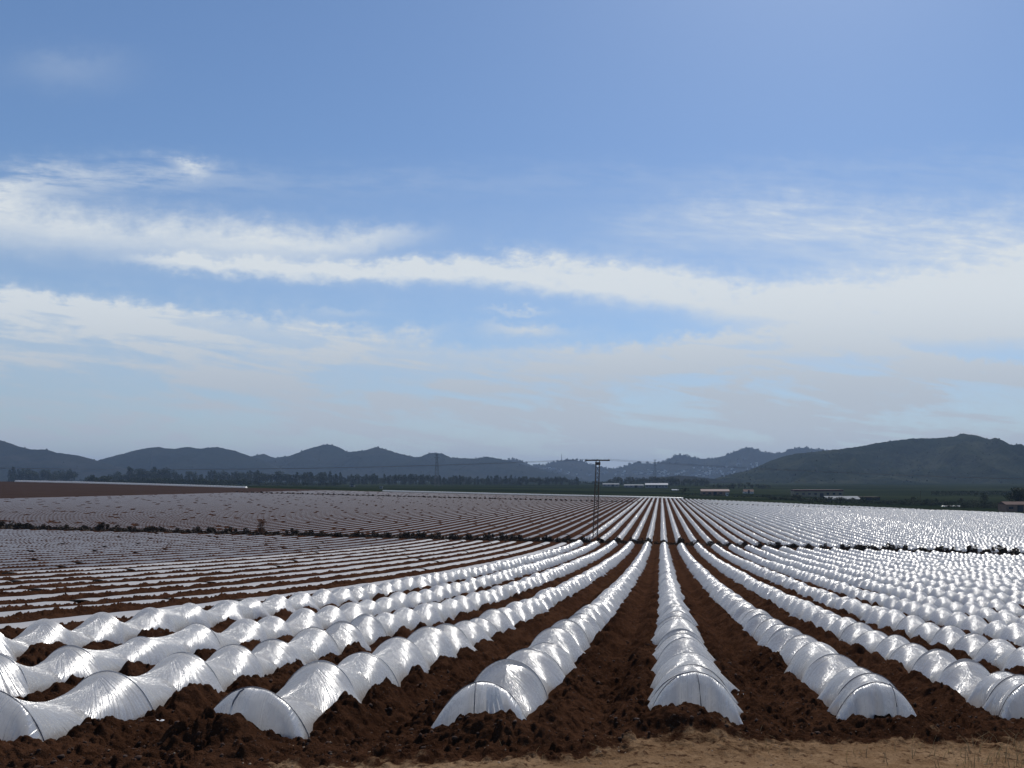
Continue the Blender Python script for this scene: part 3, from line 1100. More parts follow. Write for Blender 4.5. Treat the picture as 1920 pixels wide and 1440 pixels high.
M_CLOD = simple_mat('clod_soil', (.028, .012, .0065), (.066, .030, .016), 14, .95, .5)
M_PEBBLE = simple_mat('pale_pebble', (.20, .13, .08), (.34, .25, .17), 9, .9, .2)
tag(scatter_lumps('soil_clods', 16000, (-1.1, .72), (4.6, 22), .005, .022, off_film, M_CLOD, 3),
    'loose reddish brown clods strewn between the tunnels', 'clods', kind='stuff')
tag(scatter_lumps('track_stones', 1100, (-1.1, .72), (3.6, 9), .003, .011, lambda X, Y: Y < sand_line(X) + 1.5, M_PEBBLE, 4),
    'pale pebbles and crumbs on the sandy track and the soil edge', 'pebbles', kind='stuff')

# dry stalks and grass
def grass(name, pts, hgt, mat_, seed):
    rg = np.random.default_rng(seed)
    vs, qs = [], []
    for (x_, y_) in pts:
        z_ = float(ground_z(x_, y_))
        an = rg.uniform(0, 6.28); l = hgt * rg.uniform(.4, 1.2); w_ = .004
        le = rg.uniform(.2, .9) * l
        bx, by = math.cos(an), math.sin(an)
        b = len(vs)
        for t in (0, .5, 1):
            px = x_ + bx * le * t * t; py = y_ + by * le * t * t; pz = z_ + l * t * (1 - .25 * t)
            ww = w_ * (1 - .8 * t)
            vs += [(px - by * ww, py + bx * ww, pz), (px + by * ww, py - bx * ww, pz)]
        qs += [(b, b + 1, b + 3, b + 2), (b + 2, b + 3, b + 5, b + 4)]
    return link(name, np_mesh(name, vs, qs), mat_)


M_STRAW = leaf_mat('dry_straw', (.20, .14, .07), (.30, .22, .11), .8, .3)
gp = []
rg = np.random.default_rng(15)
for (px, py, n, sp) in ((1885, 1425, 60, .18), (1830, 1436, 40, .25), (1740, 1420, 14, .15), (1905, 1400, 30, .15), (1600, 1425, 10, .2), (1420, 1405, 8, .2), (1010, 1415, 8, .3)):
    X, Y, Z = ray_ground(px, py)
    gp += [(X + rg.normal(0, sp), Y + rg.normal(0, sp)) for _ in range(n)]
tag(grass('dry_grass', gp, .16, M_STRAW, 6), 'thin dry grass blades along the edge of the sandy track', 'grass', kind='stuff')

# white scraps of film lying on the soil
M_SCRAP = film_mat('scrap_film', (.8, .8, .8), .1, .3, .4)
SCRAPS = [((300, 1347), 'white film scrap on the soil left of the nearest wholly visible closed tunnel end', .05),
          ((207, 1388), 'narrow white film scrap on the soil near the lower left of the picture', .05),
          ((494, 1379), 'white film scrap lying just right of the twisted tail of a tunnel end', .035),
          ((504, 1383), 'smaller white film scrap beside the twisted tail, right of its twin', .03),
          ((898, 1345), 'white film scrap on the soil heap under the open pleated tunnel end', .05),
          ((933, 1343), 'white film scrap at the foot of the pleated flap', .05),
          ((1353, 1213), 'small pale film scrap in the furrow right of the straight central tunnel', .03),
          ((1388, 1314), 'thin pale film scrap on the soil between the two tunnel ends right of centre', .05),
          ((1373, 1363), 'small pale film scrap in front of the straight central tunnel on the right', .03),
          ((40, 1405), 'pale film scrap at the left rim of the picture below the leftmost tunnel', .035)]
for i, ((px, py), lab, sz) in enumerate(SCRAPS):
    rgs = np.random.default_rng(40 + i)
    X, Y, Z = ray_ground(px, py, extra=.06)
    dd, _s = soil_detail(np.array([X]), np.array([Y]))
    Z = float(ground_z(X, Y) + dd[0])
    n = 6
    vs = []
    for a in range(n + 1):
        for b in range(4):
            vs.append(((a / n - .5) * 1.4 * sz, (b / 3 - .5) * sz * .45, .01 + rgs.uniform(0, .4) * sz))
    o = link('film_scrap', np_mesh('film_scrap', vs, grid_quads(n + 1, 4), [(v_[0], v_[1]) for v_ in vs]), M_SCRAP, None, (X, Y, Z), smooth=False)
    o.rotation_euler = (0, 0, rgs.uniform(-.6, .6))
    tag(o, lab, 'film scrap', 'white film scraps on the soil')

# ------------------------------------------------------------------ lattice pole and its wires
PX_, PY_ = -8.05, 93.5
pz = float(ground_z(PX_, PY_))
pole = tag(empty('lattice_pole', (PX_, PY_, pz)), 'narrow rusty steel lattice power pole with flat crossarm standing among the rows', 'power pole')
HT = 9.45
LEAN = .33
wb, wt = .27, .21
def leg_pt(sx, sy, t):
    w_ = wb + (wt - wb) * t
    return (sx * w_ + LEAN * t, sy * w_ * .8, HT * t)
for sx in (-1, 1):
    for sy in (-1, 1):
        mb = MB()
        mb.bar(leg_pt(sx, sy, -.03), leg_pt(sx, sy, 1), .062, .055, 4)
        mb.build('leg', M_STEEL, pole)
mb = MB()
nseg = 17
for f in range(4):
    for i in range(nseg):
        t0, t1 = .03 + .95 * i / nseg, .03 + .95 * (i + 1) / nseg
        cs = [(-1, -1), (1, -1), (1, 1), (-1, 1)]
        a, b = cs[f], cs[(f + 1) % 4]
        if i % 2: a, b = b, a
        mb.bar(leg_pt(*a, t0), leg_pt(*b, t1), .026, .026, 4, False)
mb.build('lacing', M_STEEL, pole)
mb = MB()
mb.box((LEAN - .05, -.16, HT + .03), (3.0, .12, .14), 0)
mb.box((LEAN - .05, .16, HT + .03), (3.0, .12, .14), 0)
mb.box((LEAN - 1.40, 0, HT + .03), (.06, .2, .12)); mb.box((LEAN + 1.32, 0, HT + .03), (.06, .2, .12))
arm_ = mb.build('crossarm', M_STEEL, pole)
mb = MB()
mb.box((LEAN + .0, 0, HT - .35), (.62, .44, .34))
mb.build('switch_box', M_STEEL, pole)
INS = []
for dx_ in (-1.4, -.05, 1.35):
    mb = MB()
    mb.bar((LEAN + dx_, 0, HT + .10), (LEAN + dx_, 0, HT + .17), .03, .03, 8)
    for q in range(3):
        mb.bar((LEAN + dx_, 0, HT + .10 + .03 * q), (LEAN + dx_, 0, HT + .125 + .03 * q), .06, .045, 8)
    mb.build('insulator', M_PORC, arm_)
    INS.append((PX_ + LEAN + dx_, PY_, pz + HT + .2))
names = ['nearest the left end of the crossarm', 'over the middle of the crossarm', 'at the right end of the crossarm']
for i, a in enumerate(INS):
    mb = MB()
    pts = []
    for (x1, z1) in ((-128 + i * 1.3, pz + HT + .9), (118 + i * 1.3, pz + HT - 2.0)):
        seg = []
        for j in range(25):
            t = j / 24
            seg.append((a[0] + (x1 - a[0]) * t, a[1] + (i - 1) * .9 * t, a[2] + (z1 - a[2]) * t - 1.6 * 4 * t * (1 - t)))
        pts = (seg[::-1] if x1 < 0 else pts + seg[1:])
    mb.path(pts, .009, 5)
    tag(mb.build('power_wire', M_WIRE), f'thin dark power wire {names[i]} of the lattice pole', 'wire', 'wires on the lattice pole')


def far_pylon(px, ybase, ytop, label, width, arms=3, Yforce=None, name='lattice_pylon', zfix=None):
    if Yforce:
        Y = Yforce; X = (px - PX0) / FPX * Y; Z = float(ground_z(X, Y)) if zfix is None else zfix(X, Y)
    else:
        X, Y, Z = ray_ground(px, ybase)
    Hh = EZ - (ytop - PY0) / FPX * Y - Z
    r_ = tag(empty(name, (X, Y, Z - .3)), label, 'pylon')
    w0, w1 = width, width * .25
    pt = lambda sx, sy, t: (sx * (w0 + (w1 - w0) * t), sy * (w0 + (w1 - w0) * t), Hh * t)
    th = max(.06, .16 * Y / 1000)
    for sx in (-1, 1):
        for sy in (-1, 1):
            m_ = MB(); m_.bar(pt(sx, sy, 0), pt(sx, sy, 1), th, th * .8, 4); m_.build('leg', M_DARKSTEEL, r_)
    m_ = MB()
    ns_ = 9
    cs = [(-1, -1), (1, -1), (1, 1), (-1, 1)]
    for f in range(4):
        for i in range(ns_):
            a, b = cs[f], cs[(f + 1) % 4]
            m_.bar(pt(*a, i / ns_), pt(*b, (i + 1) / ns_), th * .6, th * .6, 4, False)
            m_.bar(pt(*b, i / ns_), pt(*a, (i + 1) / ns_), th * .6, th * .6, 4, False)
    m_.build('lacing', M_DARKSTEEL, r_)
    for i in range(arms):
        m_ = MB(); zz = Hh * (.98 - .10 * i); L = width * (1.1 + .25 * (i % 2))
        m_.box((0, 0, zz), (2 * L, .3, th * 2.2)); m_.build('crossarm', M_DARKSTEEL, r_)
    return r_


far_pylon(1228, 911, 861, 'tall thin pylon rising behind the long white-roofed building', 2.2, 3)
far_pylon(819, 911, 850, 'tall thin pylon rising above the tree belt left of the lattice pole', 2.4, 2)

# ------------------------------------------------------------------ hills
class Hill:
    def __init__(self, name, Z, front, back, px_pts, mat_, seed, nx=240, ny=70, rough=.5):
        self.Z, self.front, self.back, self.seed, self.rough = Z, front, back, seed, rough
        self.px = np.array([(p[0] - PX0) / FPX * Z for p in px_pts]); self.pz = np.array([EZ - (p[1] - PY0) / FPX * Z for p in px_pts])
        x0, x1 = self.px[0], self.px[-1]
        X = np.linspace(x0, x1, nx); Y = np.concatenate([np.linspace(Z - front, Z, ny)[:-1], np.linspace(Z, Z + back, ny // 3)])
        XX, YY = np.meshgrid(X, Y)
        ZZ = self.height(XX, YY)
        me = np_mesh(name, np.stack([XX.ravel(), YY.ravel(), ZZ.ravel()], -1), grid_quads(len(Y), nx))
        self.o = tag(link(name, me, mat_, smooth=True), kind='structure')

    def height(self, X, Y):
        ridge = np.interp(X, self.px, self.pz)
        sc = self.Z / FPX
        ridge = ridge + sc * 2.2 * (fbm(X / sc * .22, X * 0, self.seed + 5, 4) - .5)
        low = -6.0
        v = np.where(Y < self.Z, (self.Z - Y) / self.front, (Y - self.Z) / self.back)
        v = np.clip(v, 0, 1)
        wl = self.front * .22
        sp = 1 - np.abs(2 * fbm(X / wl + .15 * (self.Z - Y) / wl, (self.Z - Y) / (wl * 3.2), self.seed, 4) - 1)
        vv = np.clip(v + self.rough * (sp - .78) * np.sin(np.pi * np.minimum(v * 1.15, 1)) * -.75 * sstep(.04, .32, v), 0, 1)
        prof = .5 + .5 * np.cos(np.pi * vv ** .68)
        amp = ridge - low
        small = .012 * self.front * (fbm(X / 40, Y / 40, self.seed + 9, 3) - .5) * np.minimum(1, v * 5) * (1 - v)
        return low + amp * prof + small


HILLS = {}
HILLS['town'] = Hill('hill', 4300, 900, 700, [(700, 925), (800, 905), (880, 885), (930, 866), (960, 861), (978, 865), (997, 872), (1022, 872.5), (1045, 866), (1067, 861), (1090, 865), (1110, 872), (1130, 878), (1145, 880),
                    (1167, 876), (1192, 867), (1210, 869), (1230, 869), (1247, 865), (1270, 853), (1292, 856), (1310, 860), (1335, 860), (1360, 854), (1385, 844), (1405, 838), (1422, 845), (1440, 850), (1460, 850),
                    (1490, 842), (1507, 839), (1527, 842), (1547, 844), (1580, 850), (1640, 862), (1700, 880), (1760, 905), (1800, 925)], M_HILL_TOWN, 3, 330, 80, .5)
HILLS['long'] = Hill('hill', 3300, 750, 600, [(380, 925), (430, 880), (465, 858), (495, 851), (515, 859), (550, 854), (580, 842), (600, 835.5), (615, 833), (630, 836), (650, 847), (662, 847), (680, 845), (707, 838), (745, 849), (775, 857),
                    (790, 857), (805, 849.5), (818, 849), (830, 851), (845, 858), (890, 860), (912, 856), (945, 862), (985, 872), (1030, 884), (1090, 897), (1150, 915), (1200, 925)], M_HILL_L, 17, 300, 80, .5)
HILLS['left'] = Hill('hill', 2900, 650, 500, [(60, 925), (110, 900), (160, 878), (185, 868), (205, 864), (230, 855), (260, 843), (280, 840), (297, 838), (325, 842), (350, 838), (375, 841), (408, 838), (440, 845), (465, 854), (490, 862),
                    (520, 876), (570, 893), (640, 908), (700, 925)], M_HILL_L, 29, 220, 70, .5)
HILLS['farleft'] = Hill('hill', 2500, 600, 500, [(-420, 925), (-330, 880), (-240, 850), (-150, 832), (-90, 818), (-40, 822), (0, 825), (26, 835), (60, 843), (87, 843), (102, 849), (118, 850), (150, 855), (185, 866), (215, 874), (270, 888),
                    (330, 900), (420, 925)], M_HILL_TOWN, 41, 220, 70, .5)
HILLS['low'] = Hill('hill', 1700, 330, 300, [(1100, 925), (1160, 906), (1210, 898), (1247, 894), (1272, 891), (1295, 893), (1330, 897), (1400, 905), (1470, 915), (1520, 925)], M_HILL_TOWN, 53, 140, 40, .4)
HILLS['right'] = Hill('hill', 2000, 720, 600, [(1270, 925), (1310, 908), (1345, 896), (1385, 886), (1410, 880), (1440, 866), (1465, 857), (1490, 851), (1547, 845), (1600, 839), (1655, 829), (1710, 822), (1752, 821.5), (1790, 818.5), (1797, 815),
                    (1806, 813), (1817, 815), (1830, 816.5), (1837, 821), (1845, 826), (1860, 837), (1880, 846), (1893, 845), (1902, 841), (1920, 843), (1980, 850), (2080, 858), (2200, 880), (2330, 905), (2420, 925)], M_HILL_R, 67, 420, 130, 1.05)

# scrub and small trees that roughen the ridges and slopes: nobody could count them
def scrub(name, hill, n, size, seed, ridge_share=.5, xr=None):
    rg = np.random.default_rng(seed)
    h_ = HILLS[hill]
    x0, x1 = xr if xr else (h_.px[2], h_.px[-3])
    X = rg.uniform(x0, x1, n)
    onr = rg.random(n) < ridge_share
    Y = np.where(onr, h_.Z + rg.normal(0, .03 * h_.front, n), h_.Z - h_.front * rg.uniform(.05, .9, n))
    Z = h_.height(X, Y)
    V_, Q_ = [], []
    off = 0
    for x_, y_, z_ in zip(X, Y, Z):
        s = size * rg.uniform(.5, 1.5)
        m_ = 22
        d = rg.normal(0, 1, (m_, 3)); d /= np.linalg.norm(d, axis=1)[:, None]
        p = d * s * rg.uniform(.4, 1, (m_, 1)) * np.array((1, 1, .8)) + np.array((x_, y_, z_ + s * .45))
        a = rg.normal(0, 1, (m_, 3)) * s * .3; b = rg.normal(0, 1, (m_, 3)) * s * .3
        V_.append(np.stack([p - a, p - b, p + a, p + b], 1).reshape(-1, 3))
        off += m_
    V_ = np.concatenate(V_)
    o = link(name, np_mesh(name, V_, np.arange(len(V_)).reshape(-1, 4)), M_SCRUB)
    tag(o, kind='stuff')
    return o


tag(scrub('hillside_scrub', 'right', 800, 1.7, 1, .10), 'dark scrub dotted over the big hill on the right', 'scrub')
tag(scrub('hillside_scrub', 'town', 420, 6.0, 2, .7), 'dark trees along the ridge behind the hillside town', 'scrub')
tag(scrub('hillside_scrub', 'long', 200, 2.8, 3, .5), 'dark scrub along the long ridge left of the lattice pole', 'scrub')
tag(scrub('hillside_scrub', 'left', 90, 2.0, 4, .2), 'dark scrub on the flat-topped hill toward the left', 'scrub')
tag(scrub('hillside_scrub', 'farleft', 120, 2.0, 5, .2), 'dark scrub on the hill at the left rim', 'scrub')


def ray_hill(x, y, hill):
    h_ = HILLS[hill]
    Y = np.linspace(h_.Z - h_.front, h_.Z, 3000)
    X = (x - PX0) / FPX * Y
    zr = EZ - (y - PY0) / FPX * Y
    i = np.nonzero(zr <= h_.height(X, Y))[0]
    if not len(i):
        return None
    i = i[0]
    return float(X[i]), float(Y[i]), float(zr[i])


# mast on the ridge
hh = HILLS['town']
far_pylon(1053, 866, 851, 'thin mast on the ridge just left of the lattice pole', 1.6, 1, Yforce=4295, name='ridge_mast', zfix=lambda X, Y: float(hh.height(np.array([X]), np.array([Y]))[0]))
h2 = HILLS['left']
far_pylon(284, 885, 846, 'faint pylon in front of the flat-topped hill on the left', 2.2, 2, Yforce=2250, zfix=lambda X, Y: float(max(h2.height(np.array([X]), np.array([Y]))[0], ground_z(X, Y))))

# ------------------------------------------------------------------ buildings
def house(name, X, Y, Z, w, d, h, rz, wall, roof, label, cat='building', group=None, rh=1.0, kind='gable', windows=3, door=True, detail=True):
    r_ = tag(empty(name, (X, Y, Z), rz), label, cat, group)
    m_ = MB(); m_.box((0, 0, h / 2 - .3), (w, d, h + .6)); m_.build('wall', wall, r_)
    m_ = MB()
    e = .35
    if kind == 'gable':
        a, b = w / 2 + e, d / 2 + e
        lo, hi = h + .004, h + rh
        m_.face((-a, -b, lo), (a, -b, lo), (a, 0, hi), (-a, 0, hi))
        m_.face((a, b, lo), (-a, b, lo), (-a, 0, hi), (a, 0, hi))
        m_.face((-a, b, lo), (-a, -b, lo), (-a, 0, hi)); m_.face((a, -b, lo), (a, b, lo), (a, 0, hi))
        m_.face((-a, b, lo), (a, b, lo), (a, -b, lo), (-a, -b, lo))
    elif kind == 'mono':
        a, b = w / 2 + e, d / 2 + e
        lo, hi = h + .004, h + rh
        m_.v += [(-a, -b, lo), (a, -b, lo), (a, b, hi), (-a, b, hi), (-a, -b, lo + .2), (a, -b, lo + .2), (a, b, hi + .2), (-a, b, hi + .2)]
        n0 = len(m_.v) - 8
        m_.f += [tuple(n0 + i for i in q_) for q_ in ((0, 3, 2, 1), (4, 5, 6, 7), (0, 1, 5, 4), (1, 2, 6, 5), (2, 3, 7, 6), (3, 0, 4, 7))]
        m_.box((0, b - .15, h + rh / 2 - .02), (w, .2, rh - .06))
    else:
        m_.box((0, 0, h + rh / 2 + .004), (w + .3, d + .3, rh))
    m_.build('roof', roof, r_)
    if detail:
        for i in range(windows):
            fx = -w / 2 + w * (i + .5) / windows
            if door and i == windows // 2:
                m_ = MB(); m_.box((fx, -d / 2 - .03, 1.2), (min(3.0, w / windows * .6), .06, 2.4)); m_.build('door', M_DARK, r_)
                continue
            m_ = MB(); m_.box((fx, -d / 2 - .03, h * .55), (min(1.6, w / windows * .5), .06, min(1.2, h * .3))); m_.build('window', M_GLASS, r_)
    return r_


def px_house(px, ybase, wpx, hpx, dep, **kw):
    X, Y, Z = ray_ground(px, ybase)
    s = Y / FPX
    return house(kw.pop('name', 'farm_building'), X, Y + dep / 2, Z, wpx * s, dep, hpx * s, kw.pop('rz', 0.0), **kw)


px_house(1231, 915, 42, 6, 14, wall=M_WALL_GREY, roof=M_ROOF_WHITE, label='long low building with a white roof below the hillside town', rh=1.6, kind='gable', windows=7, name='warehouse')
px_house(1145, 912, 30, 4, 12, wall=M_WALL_GREY, roof=M_ROOF_GREY, label='low grey shed just right of the lattice pole', rh=1.0, windows=4, name='shed')
px_house(1188, 914, 36, 4, 12, wall=M_WALL_GREY, roof=M_ROOF_GREY, label='low grey shed between the pole shed and the white-roofed building', rh=.9, windows=4, name='shed')
px_house(1266, 920, 12, 1.6, 4, wall=M_WALL_PALE, roof=M_ROOF_WHITE, label='tiny white hut right of the white-roofed building', rh=.5, windows=1, door=False, name='hut')
px_house(1341, 929, 52, 8, 10, wall=M_WALL_BROWN, roof=M_ROOF_RED, label='brown shed with a dark red roof and pale end, below the low hill', rh=1.2, windows=5, name='shed')
px_house(1363.5, 930, 5.5, 5.5, 2.2, wall=M_WALL_PALE, roof=M_ROOF_GREY, label='small white lean-to at the right end of the dark red roofed shed', rh=.4, kind='flat', windows=1, door=False, name='lean_to')
px_house(1404, 925, 18, 3.2, 8, wall=M_WALL_PALE, roof=M_ROOF_TILE, label='small pale house with a clay tile roof right of the red roofed shed', rh=1.6, windows=3, name='house')
px_house(1535, 932, 92, 11, 12, wall=M_WALL_OLIVE, roof=M_ROOF_RED, label='long shed with a bright red roof edge at the foot of the big hill', rh=.9, kind='flat', windows=8, name='barn')
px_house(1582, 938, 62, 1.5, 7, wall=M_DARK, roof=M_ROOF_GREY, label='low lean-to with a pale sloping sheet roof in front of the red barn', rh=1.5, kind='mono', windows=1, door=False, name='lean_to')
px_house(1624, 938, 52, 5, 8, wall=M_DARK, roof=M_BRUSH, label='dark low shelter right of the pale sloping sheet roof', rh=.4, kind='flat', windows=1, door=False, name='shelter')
px_house(1913, 960, 52, 14, 7, wall=M_WALL_BROWN, roof=M_ROOF_TILE, label='brown house cut off by the right rim of the picture', rh=1.0, windows=3, name='house')
px_house(714, 916, 5, 3.2, 1.3, wall=M_WALL_GREY, roof=M_ROOF_WHITE, label='tiny pump hut at the left start of the far white plastic line', rh=.35, kind='flat', windows=1, door=False, name='pump_hut')
px_house(660, 913, 8, 2.2, 2.0, wall=M_WALL_GREY, roof=M_ROOF_GREY, label='tiny grey hut under the tree belt left of the pump hut', rh=.3, kind='flat', windows=1, name='hut')
px_house(950, 903, 34, 3, 14, wall=M_WALL_GREY, roof=M_ROOF_GREY, label='long grey roof among the trees left of the lattice pole', rh=1.2, windows=5, name='shed')
px_house(166, 893, 9, 4.5, 8, wall=M_WALL_PALE, roof=M_ROOF_GREY, label='small white building in front of the hills toward the left', rh=1.2, windows=2, name='house')
px_house(18, 897, 10, 3, 7, wall=M_WALL_GREY, roof=M_ROOF_TILE, label='small grey farmhouse with a reddish roof at the left rim', rh=2, windows=2, name='house')
# white plastic stacks near the right rim
for i, (a, b, y_, lab) in enumerate(((1763, 1803, 950, 'low white plastic cover beyond the field edge near the right rim'), (1878, 1890, 953.5, 'short white plastic cover left of the brown house'))):
    X, Y, Z = ray_ground((a + b) / 2, y_)
    w_ = (b - a) * Y / FPX
    hpz = np.linspace(0, w_, max(3, int(w_ / 1.2)))
    vs = []
    for u_ in np.linspace(0, 1, 24):
        for t in np.linspace(0, math.pi, 9):
            vs.append(((u_ - .5) * w_, -.6 * math.cos(t), .55 * math.sin(t) * (1 - .2 * abs(math.sin(u_ * 24))) * min(1, u_ * 12, (1 - u_) * 12 + .01) - .03))
    o = link('film_cover_heap', np_mesh('film_cover_heap', vs, grid_quads(24, 9), [(v_[0], .5) for v_ in vs]), M_FILM, None, (X, Y, Z), smooth=True)
    tag(o, lab, 'plastic cover', 'white plastic covers near the right rim')

# crosswise plastic rows beyond the far end of the field and beyond the ploughed land
def cross_rows(px0, px1, Y0, n, labels, group, h=.55, zoff=0.0):
    for i in range(n):
        Y = Y0 + 1.7 * i
        xa, xb = (px0 - PX0) / FPX * Y, (px1 - PX0) / FPX * Y
        m_ = int((xb - xa) / 1.3)
        X = np.linspace(xa, xb, m_ * 2 + 1)
        t = np.linspace(0, math.pi, 7)
        hs = h * (.85 + .15 * np.abs(np.cos(np.arange(len(X)) * math.pi / 2)))
        x = np.broadcast_to(X[:, None], (len(X), 7))
        y = Y - .85 * np.cos(t)[None, :] + 0 * x
        z = ground_z(X, np.full(len(X), Y))[:, None] - .03 + zoff + hs[:, None] * np.sin(t)[None, :]
        uv = np.stack([x * .8, 0 * x + .5], -1).reshape(-1, 2)
        loc = np.array((xa, Y, float(ground_z(xa, Y))))
        o = link('film_tunnel', np_mesh('film_tunnel', np.stack([x, y, z], -1).reshape(-1, 3) - loc, grid_quads(len(X), 7), uv), M_FILM, None, tuple(loc), smooth=True)
        tag(o, labels[i], 'film tunnel', group)


cross_rows(718, 1281, 352.0, 3, ['long white tunnel lying crosswise just beyond the far ends of the rows', 'second crosswise white tunnel beyond the far ends of the rows',
                                 'last crosswise white tunnel beyond the rows, against the green plain'], 'crosswise white tunnels beyond the rows', .75)
cross_rows(30, 462, 346.0, 2, ['thin white plastic line along the top of the brown ploughed field on the left', 'second white plastic line behind the top of the brown ploughed field'],
           'white plastic lines on the brown field', .8)

# hillside town
rg = np.random.default_rng(31)
TOWN = []
cnt = 0
for (x0, x1, y0, y1, n) in ((1165, 1285, 882, 893, 46), (1300, 1380, 876, 893, 44), (1372, 1425, 868, 882, 12), (985, 1060, 876, 888, 10), (1285, 1340, 884, 892, 10), (1060, 1160, 884, 892, 8)):
    for i in range(n):
        p = ray_hill(rg.uniform(x0, x1), rg.uniform(y0, y1), 'town')
        if p:
            TOWN.append((p, x0))
hm = []
for v_ in range(5):
    w_, d_, h_ = ((11, 9, 7), (16, 10, 6), (9, 9, 9), (22, 11, 8), (13, 9, 5))[v_]
    m1 = MB(); m1.box((0, 0, h_ / 2 - 2), (w_, d_, h_ + 4))
    wallm = m1.mesh('town_house'); wallm.materials.append((M_WALL_PALE, M_WALL_GREY, M_WALL_PALE, M_WALL_GREY, M_WALL_PALE)[v_])
    m2 = MB()
    m2.box((0, 0, h_ + .35), (w_ + .6, d_ + .6, .7))
    roofm = m2.mesh('roof'); roofm.materials.append((M_ROOF_TILE, M_ROOF_GREY, M_WALL_PALE, M_ROOF_TILE, M_ROOF_TILE)[v_])
    hm.append((wallm, roofm))
for i, ((X, Y, Z), zx) in enumerate(TOWN):
    a, b = hm[int(rg.integers(5))]
    o = bpy.data.objects.new('town_house', a); COL.objects.link(o)
    o.location = (X, Y, Z - 1); o.rotation_euler = (0, 0, rg.normal(0, .35)); s = rg.uniform(.7, 1.15); o.scale = (s, s, s)
    where = {1165: 'on the slope right above the white-roofed building', 1300: 'in the dense part of the town left of the big hill', 1372: 'high on the slope where the big hill cuts it off',
             985: 'on the far slope left of the lattice pole', 1285: 'low between the two dense parts of the town', 1060: 'at the slope foot behind the lattice pole'}[zx]
    tag(o, f'tiny pale house {where}', 'house', f'tiny houses {where}')
    r_ = bpy.data.objects.new('roof', b); COL.objects.link(r_); r_.parent = o

# ------------------------------------------------------------------ trees of the plain
def tree_meshes(seed, kind):
    """unit-high trees: crown of leaf-sized faces in clumps, tapered trunk with limbs"""
    rg = np.random.default_rng(seed)
    if kind == 'cypress':
        n = 10
        cs = np.array([(rg.normal(0, .035), rg.normal(0, .035), .14 + .80 * (i / (n - 1))) for i in range(n)])
        rs = np.array([.15 * math.sin(math.pi * min(.98, (.16 + .80 * i / (n - 1)))) ** .7 + .03 for i in range(n)]) * rg.uniform(.75, 1.2, n)
        v, q = leaf_cloud(520, lambda r_: clumped(r_, cs, rs), .028, rg, 1.6)
    elif kind == 'broad':
        n = 13
        cs = np.array([(rg.normal(0, .20), rg.normal(0, .20), rg.uniform(.36, .86)) for i in range(n)])
        rs = rg.uniform(.11, .20, n)
        v, q = leaf_cloud(620, lambda r_: clumped(r_, cs, rs), .032, rg, 1.3)
    else:
        n = 9
        cs = np.array([(rg.normal(0, .38), rg.normal(0, .3), rg.uniform(.25, .62)) for i in range(n)])
        rs = rg.uniform(.22, .36, n)
        v, q = leaf_cloud(420, lambda r_: clumped(r_, cs, rs), .06, rg, 1.2)
        v[:, 2] = np.abs(v[:, 2])
    crown = np_mesh('crown', v, q)
    crown.materials.append({'cypress': M_LEAF_A, 'broad': M_LEAF_A if seed % 2 else M_LEAF_B, 'bush': M_LEAF_B if seed % 2 else M_LEAF_A}[kind])
    mb = MB()
    top = {'cypress': .85, 'broad': .6, 'bush': .3}[kind]
    mb.path([(0, 0, -.08), (.01, 0, top * .4), (0, .01, top)], [.032, .022, .008], 6)
    for i in range(5):
        an = rg.uniform(0, 6.28); z_ = top * rg.uniform(.45, .95); l = {'cypress': .08, 'broad': .24, 'bush': .35}[kind]
        mb.bar((0, 0, z_), (math.cos(an) * l, math.sin(an) * l, z_ + l * .7), .012, .004, 4, False)
    trunk = mb.mesh('trunk'); trunk.materials.append(M_BARK)
    return crown, trunk


TREES = {k: [tree_meshes(s, k) for s in range(5)] for k in ('cypress', 'broad', 'bush')}
KINDNAME = {'cypress': 'cypress_tree', 'broad': 'broadleaf_tree', 'bush': 'bush'}


def plant(kind, i, X, Y, Z, s, label, group=None, wide=1.0):
    c_, t_ = TREES[kind][i % 5]
    r_ = empty(KINDNAME[kind], (X, Y, Z), (i * 2.4) % 6.28)
    r_.scale = (s * wide, s * wide, s)
    tag(r_, label, 'bush' if kind == 'bush' else 'tree', group)
    for nm, me in (('crown', c_), ('trunk', t_)):
        o_ = bpy.data.objects.new(nm, me); COL.objects.link(o_); o_.parent = r_


rg = np.random.default_rng(101)


def belt(x0, x1, ybase, ytop, n, Yd, kinds, label, group, jit=.25):
    """a row of single trees Yd metres away"""
    for i in range(n):
        px = x0 + (x1 - x0) * (i + rg.uniform(.1, .9)) / n
        Y = Yd * rg.uniform(.97, 1.03)
        X = (px - PX0) / FPX * Y
        Z = float(ground_z(X, Y)) - .1
        yb = PY0 + (EZ - Z) / FPX * 1 * FPX * FPX / Y / FPX
        kd = kinds[int(rg.integers(len(kinds)))]
        yt = ytop(px) if callable(ytop) else ytop
        top = EZ - (yt - PY0) / FPX * Y
        hgt = max(1.6, (top - Z)) * rg.uniform(1 - jit * 1.3, 1 + jit * .7)
        plant(kd, int(rg.integers(100)), X, Y, Z, hgt, label(kd) if callable(label) else label, group, rg.uniform(.85, 1.35) if kd != 'cypress' else rg.uniform(.8, 1.25))


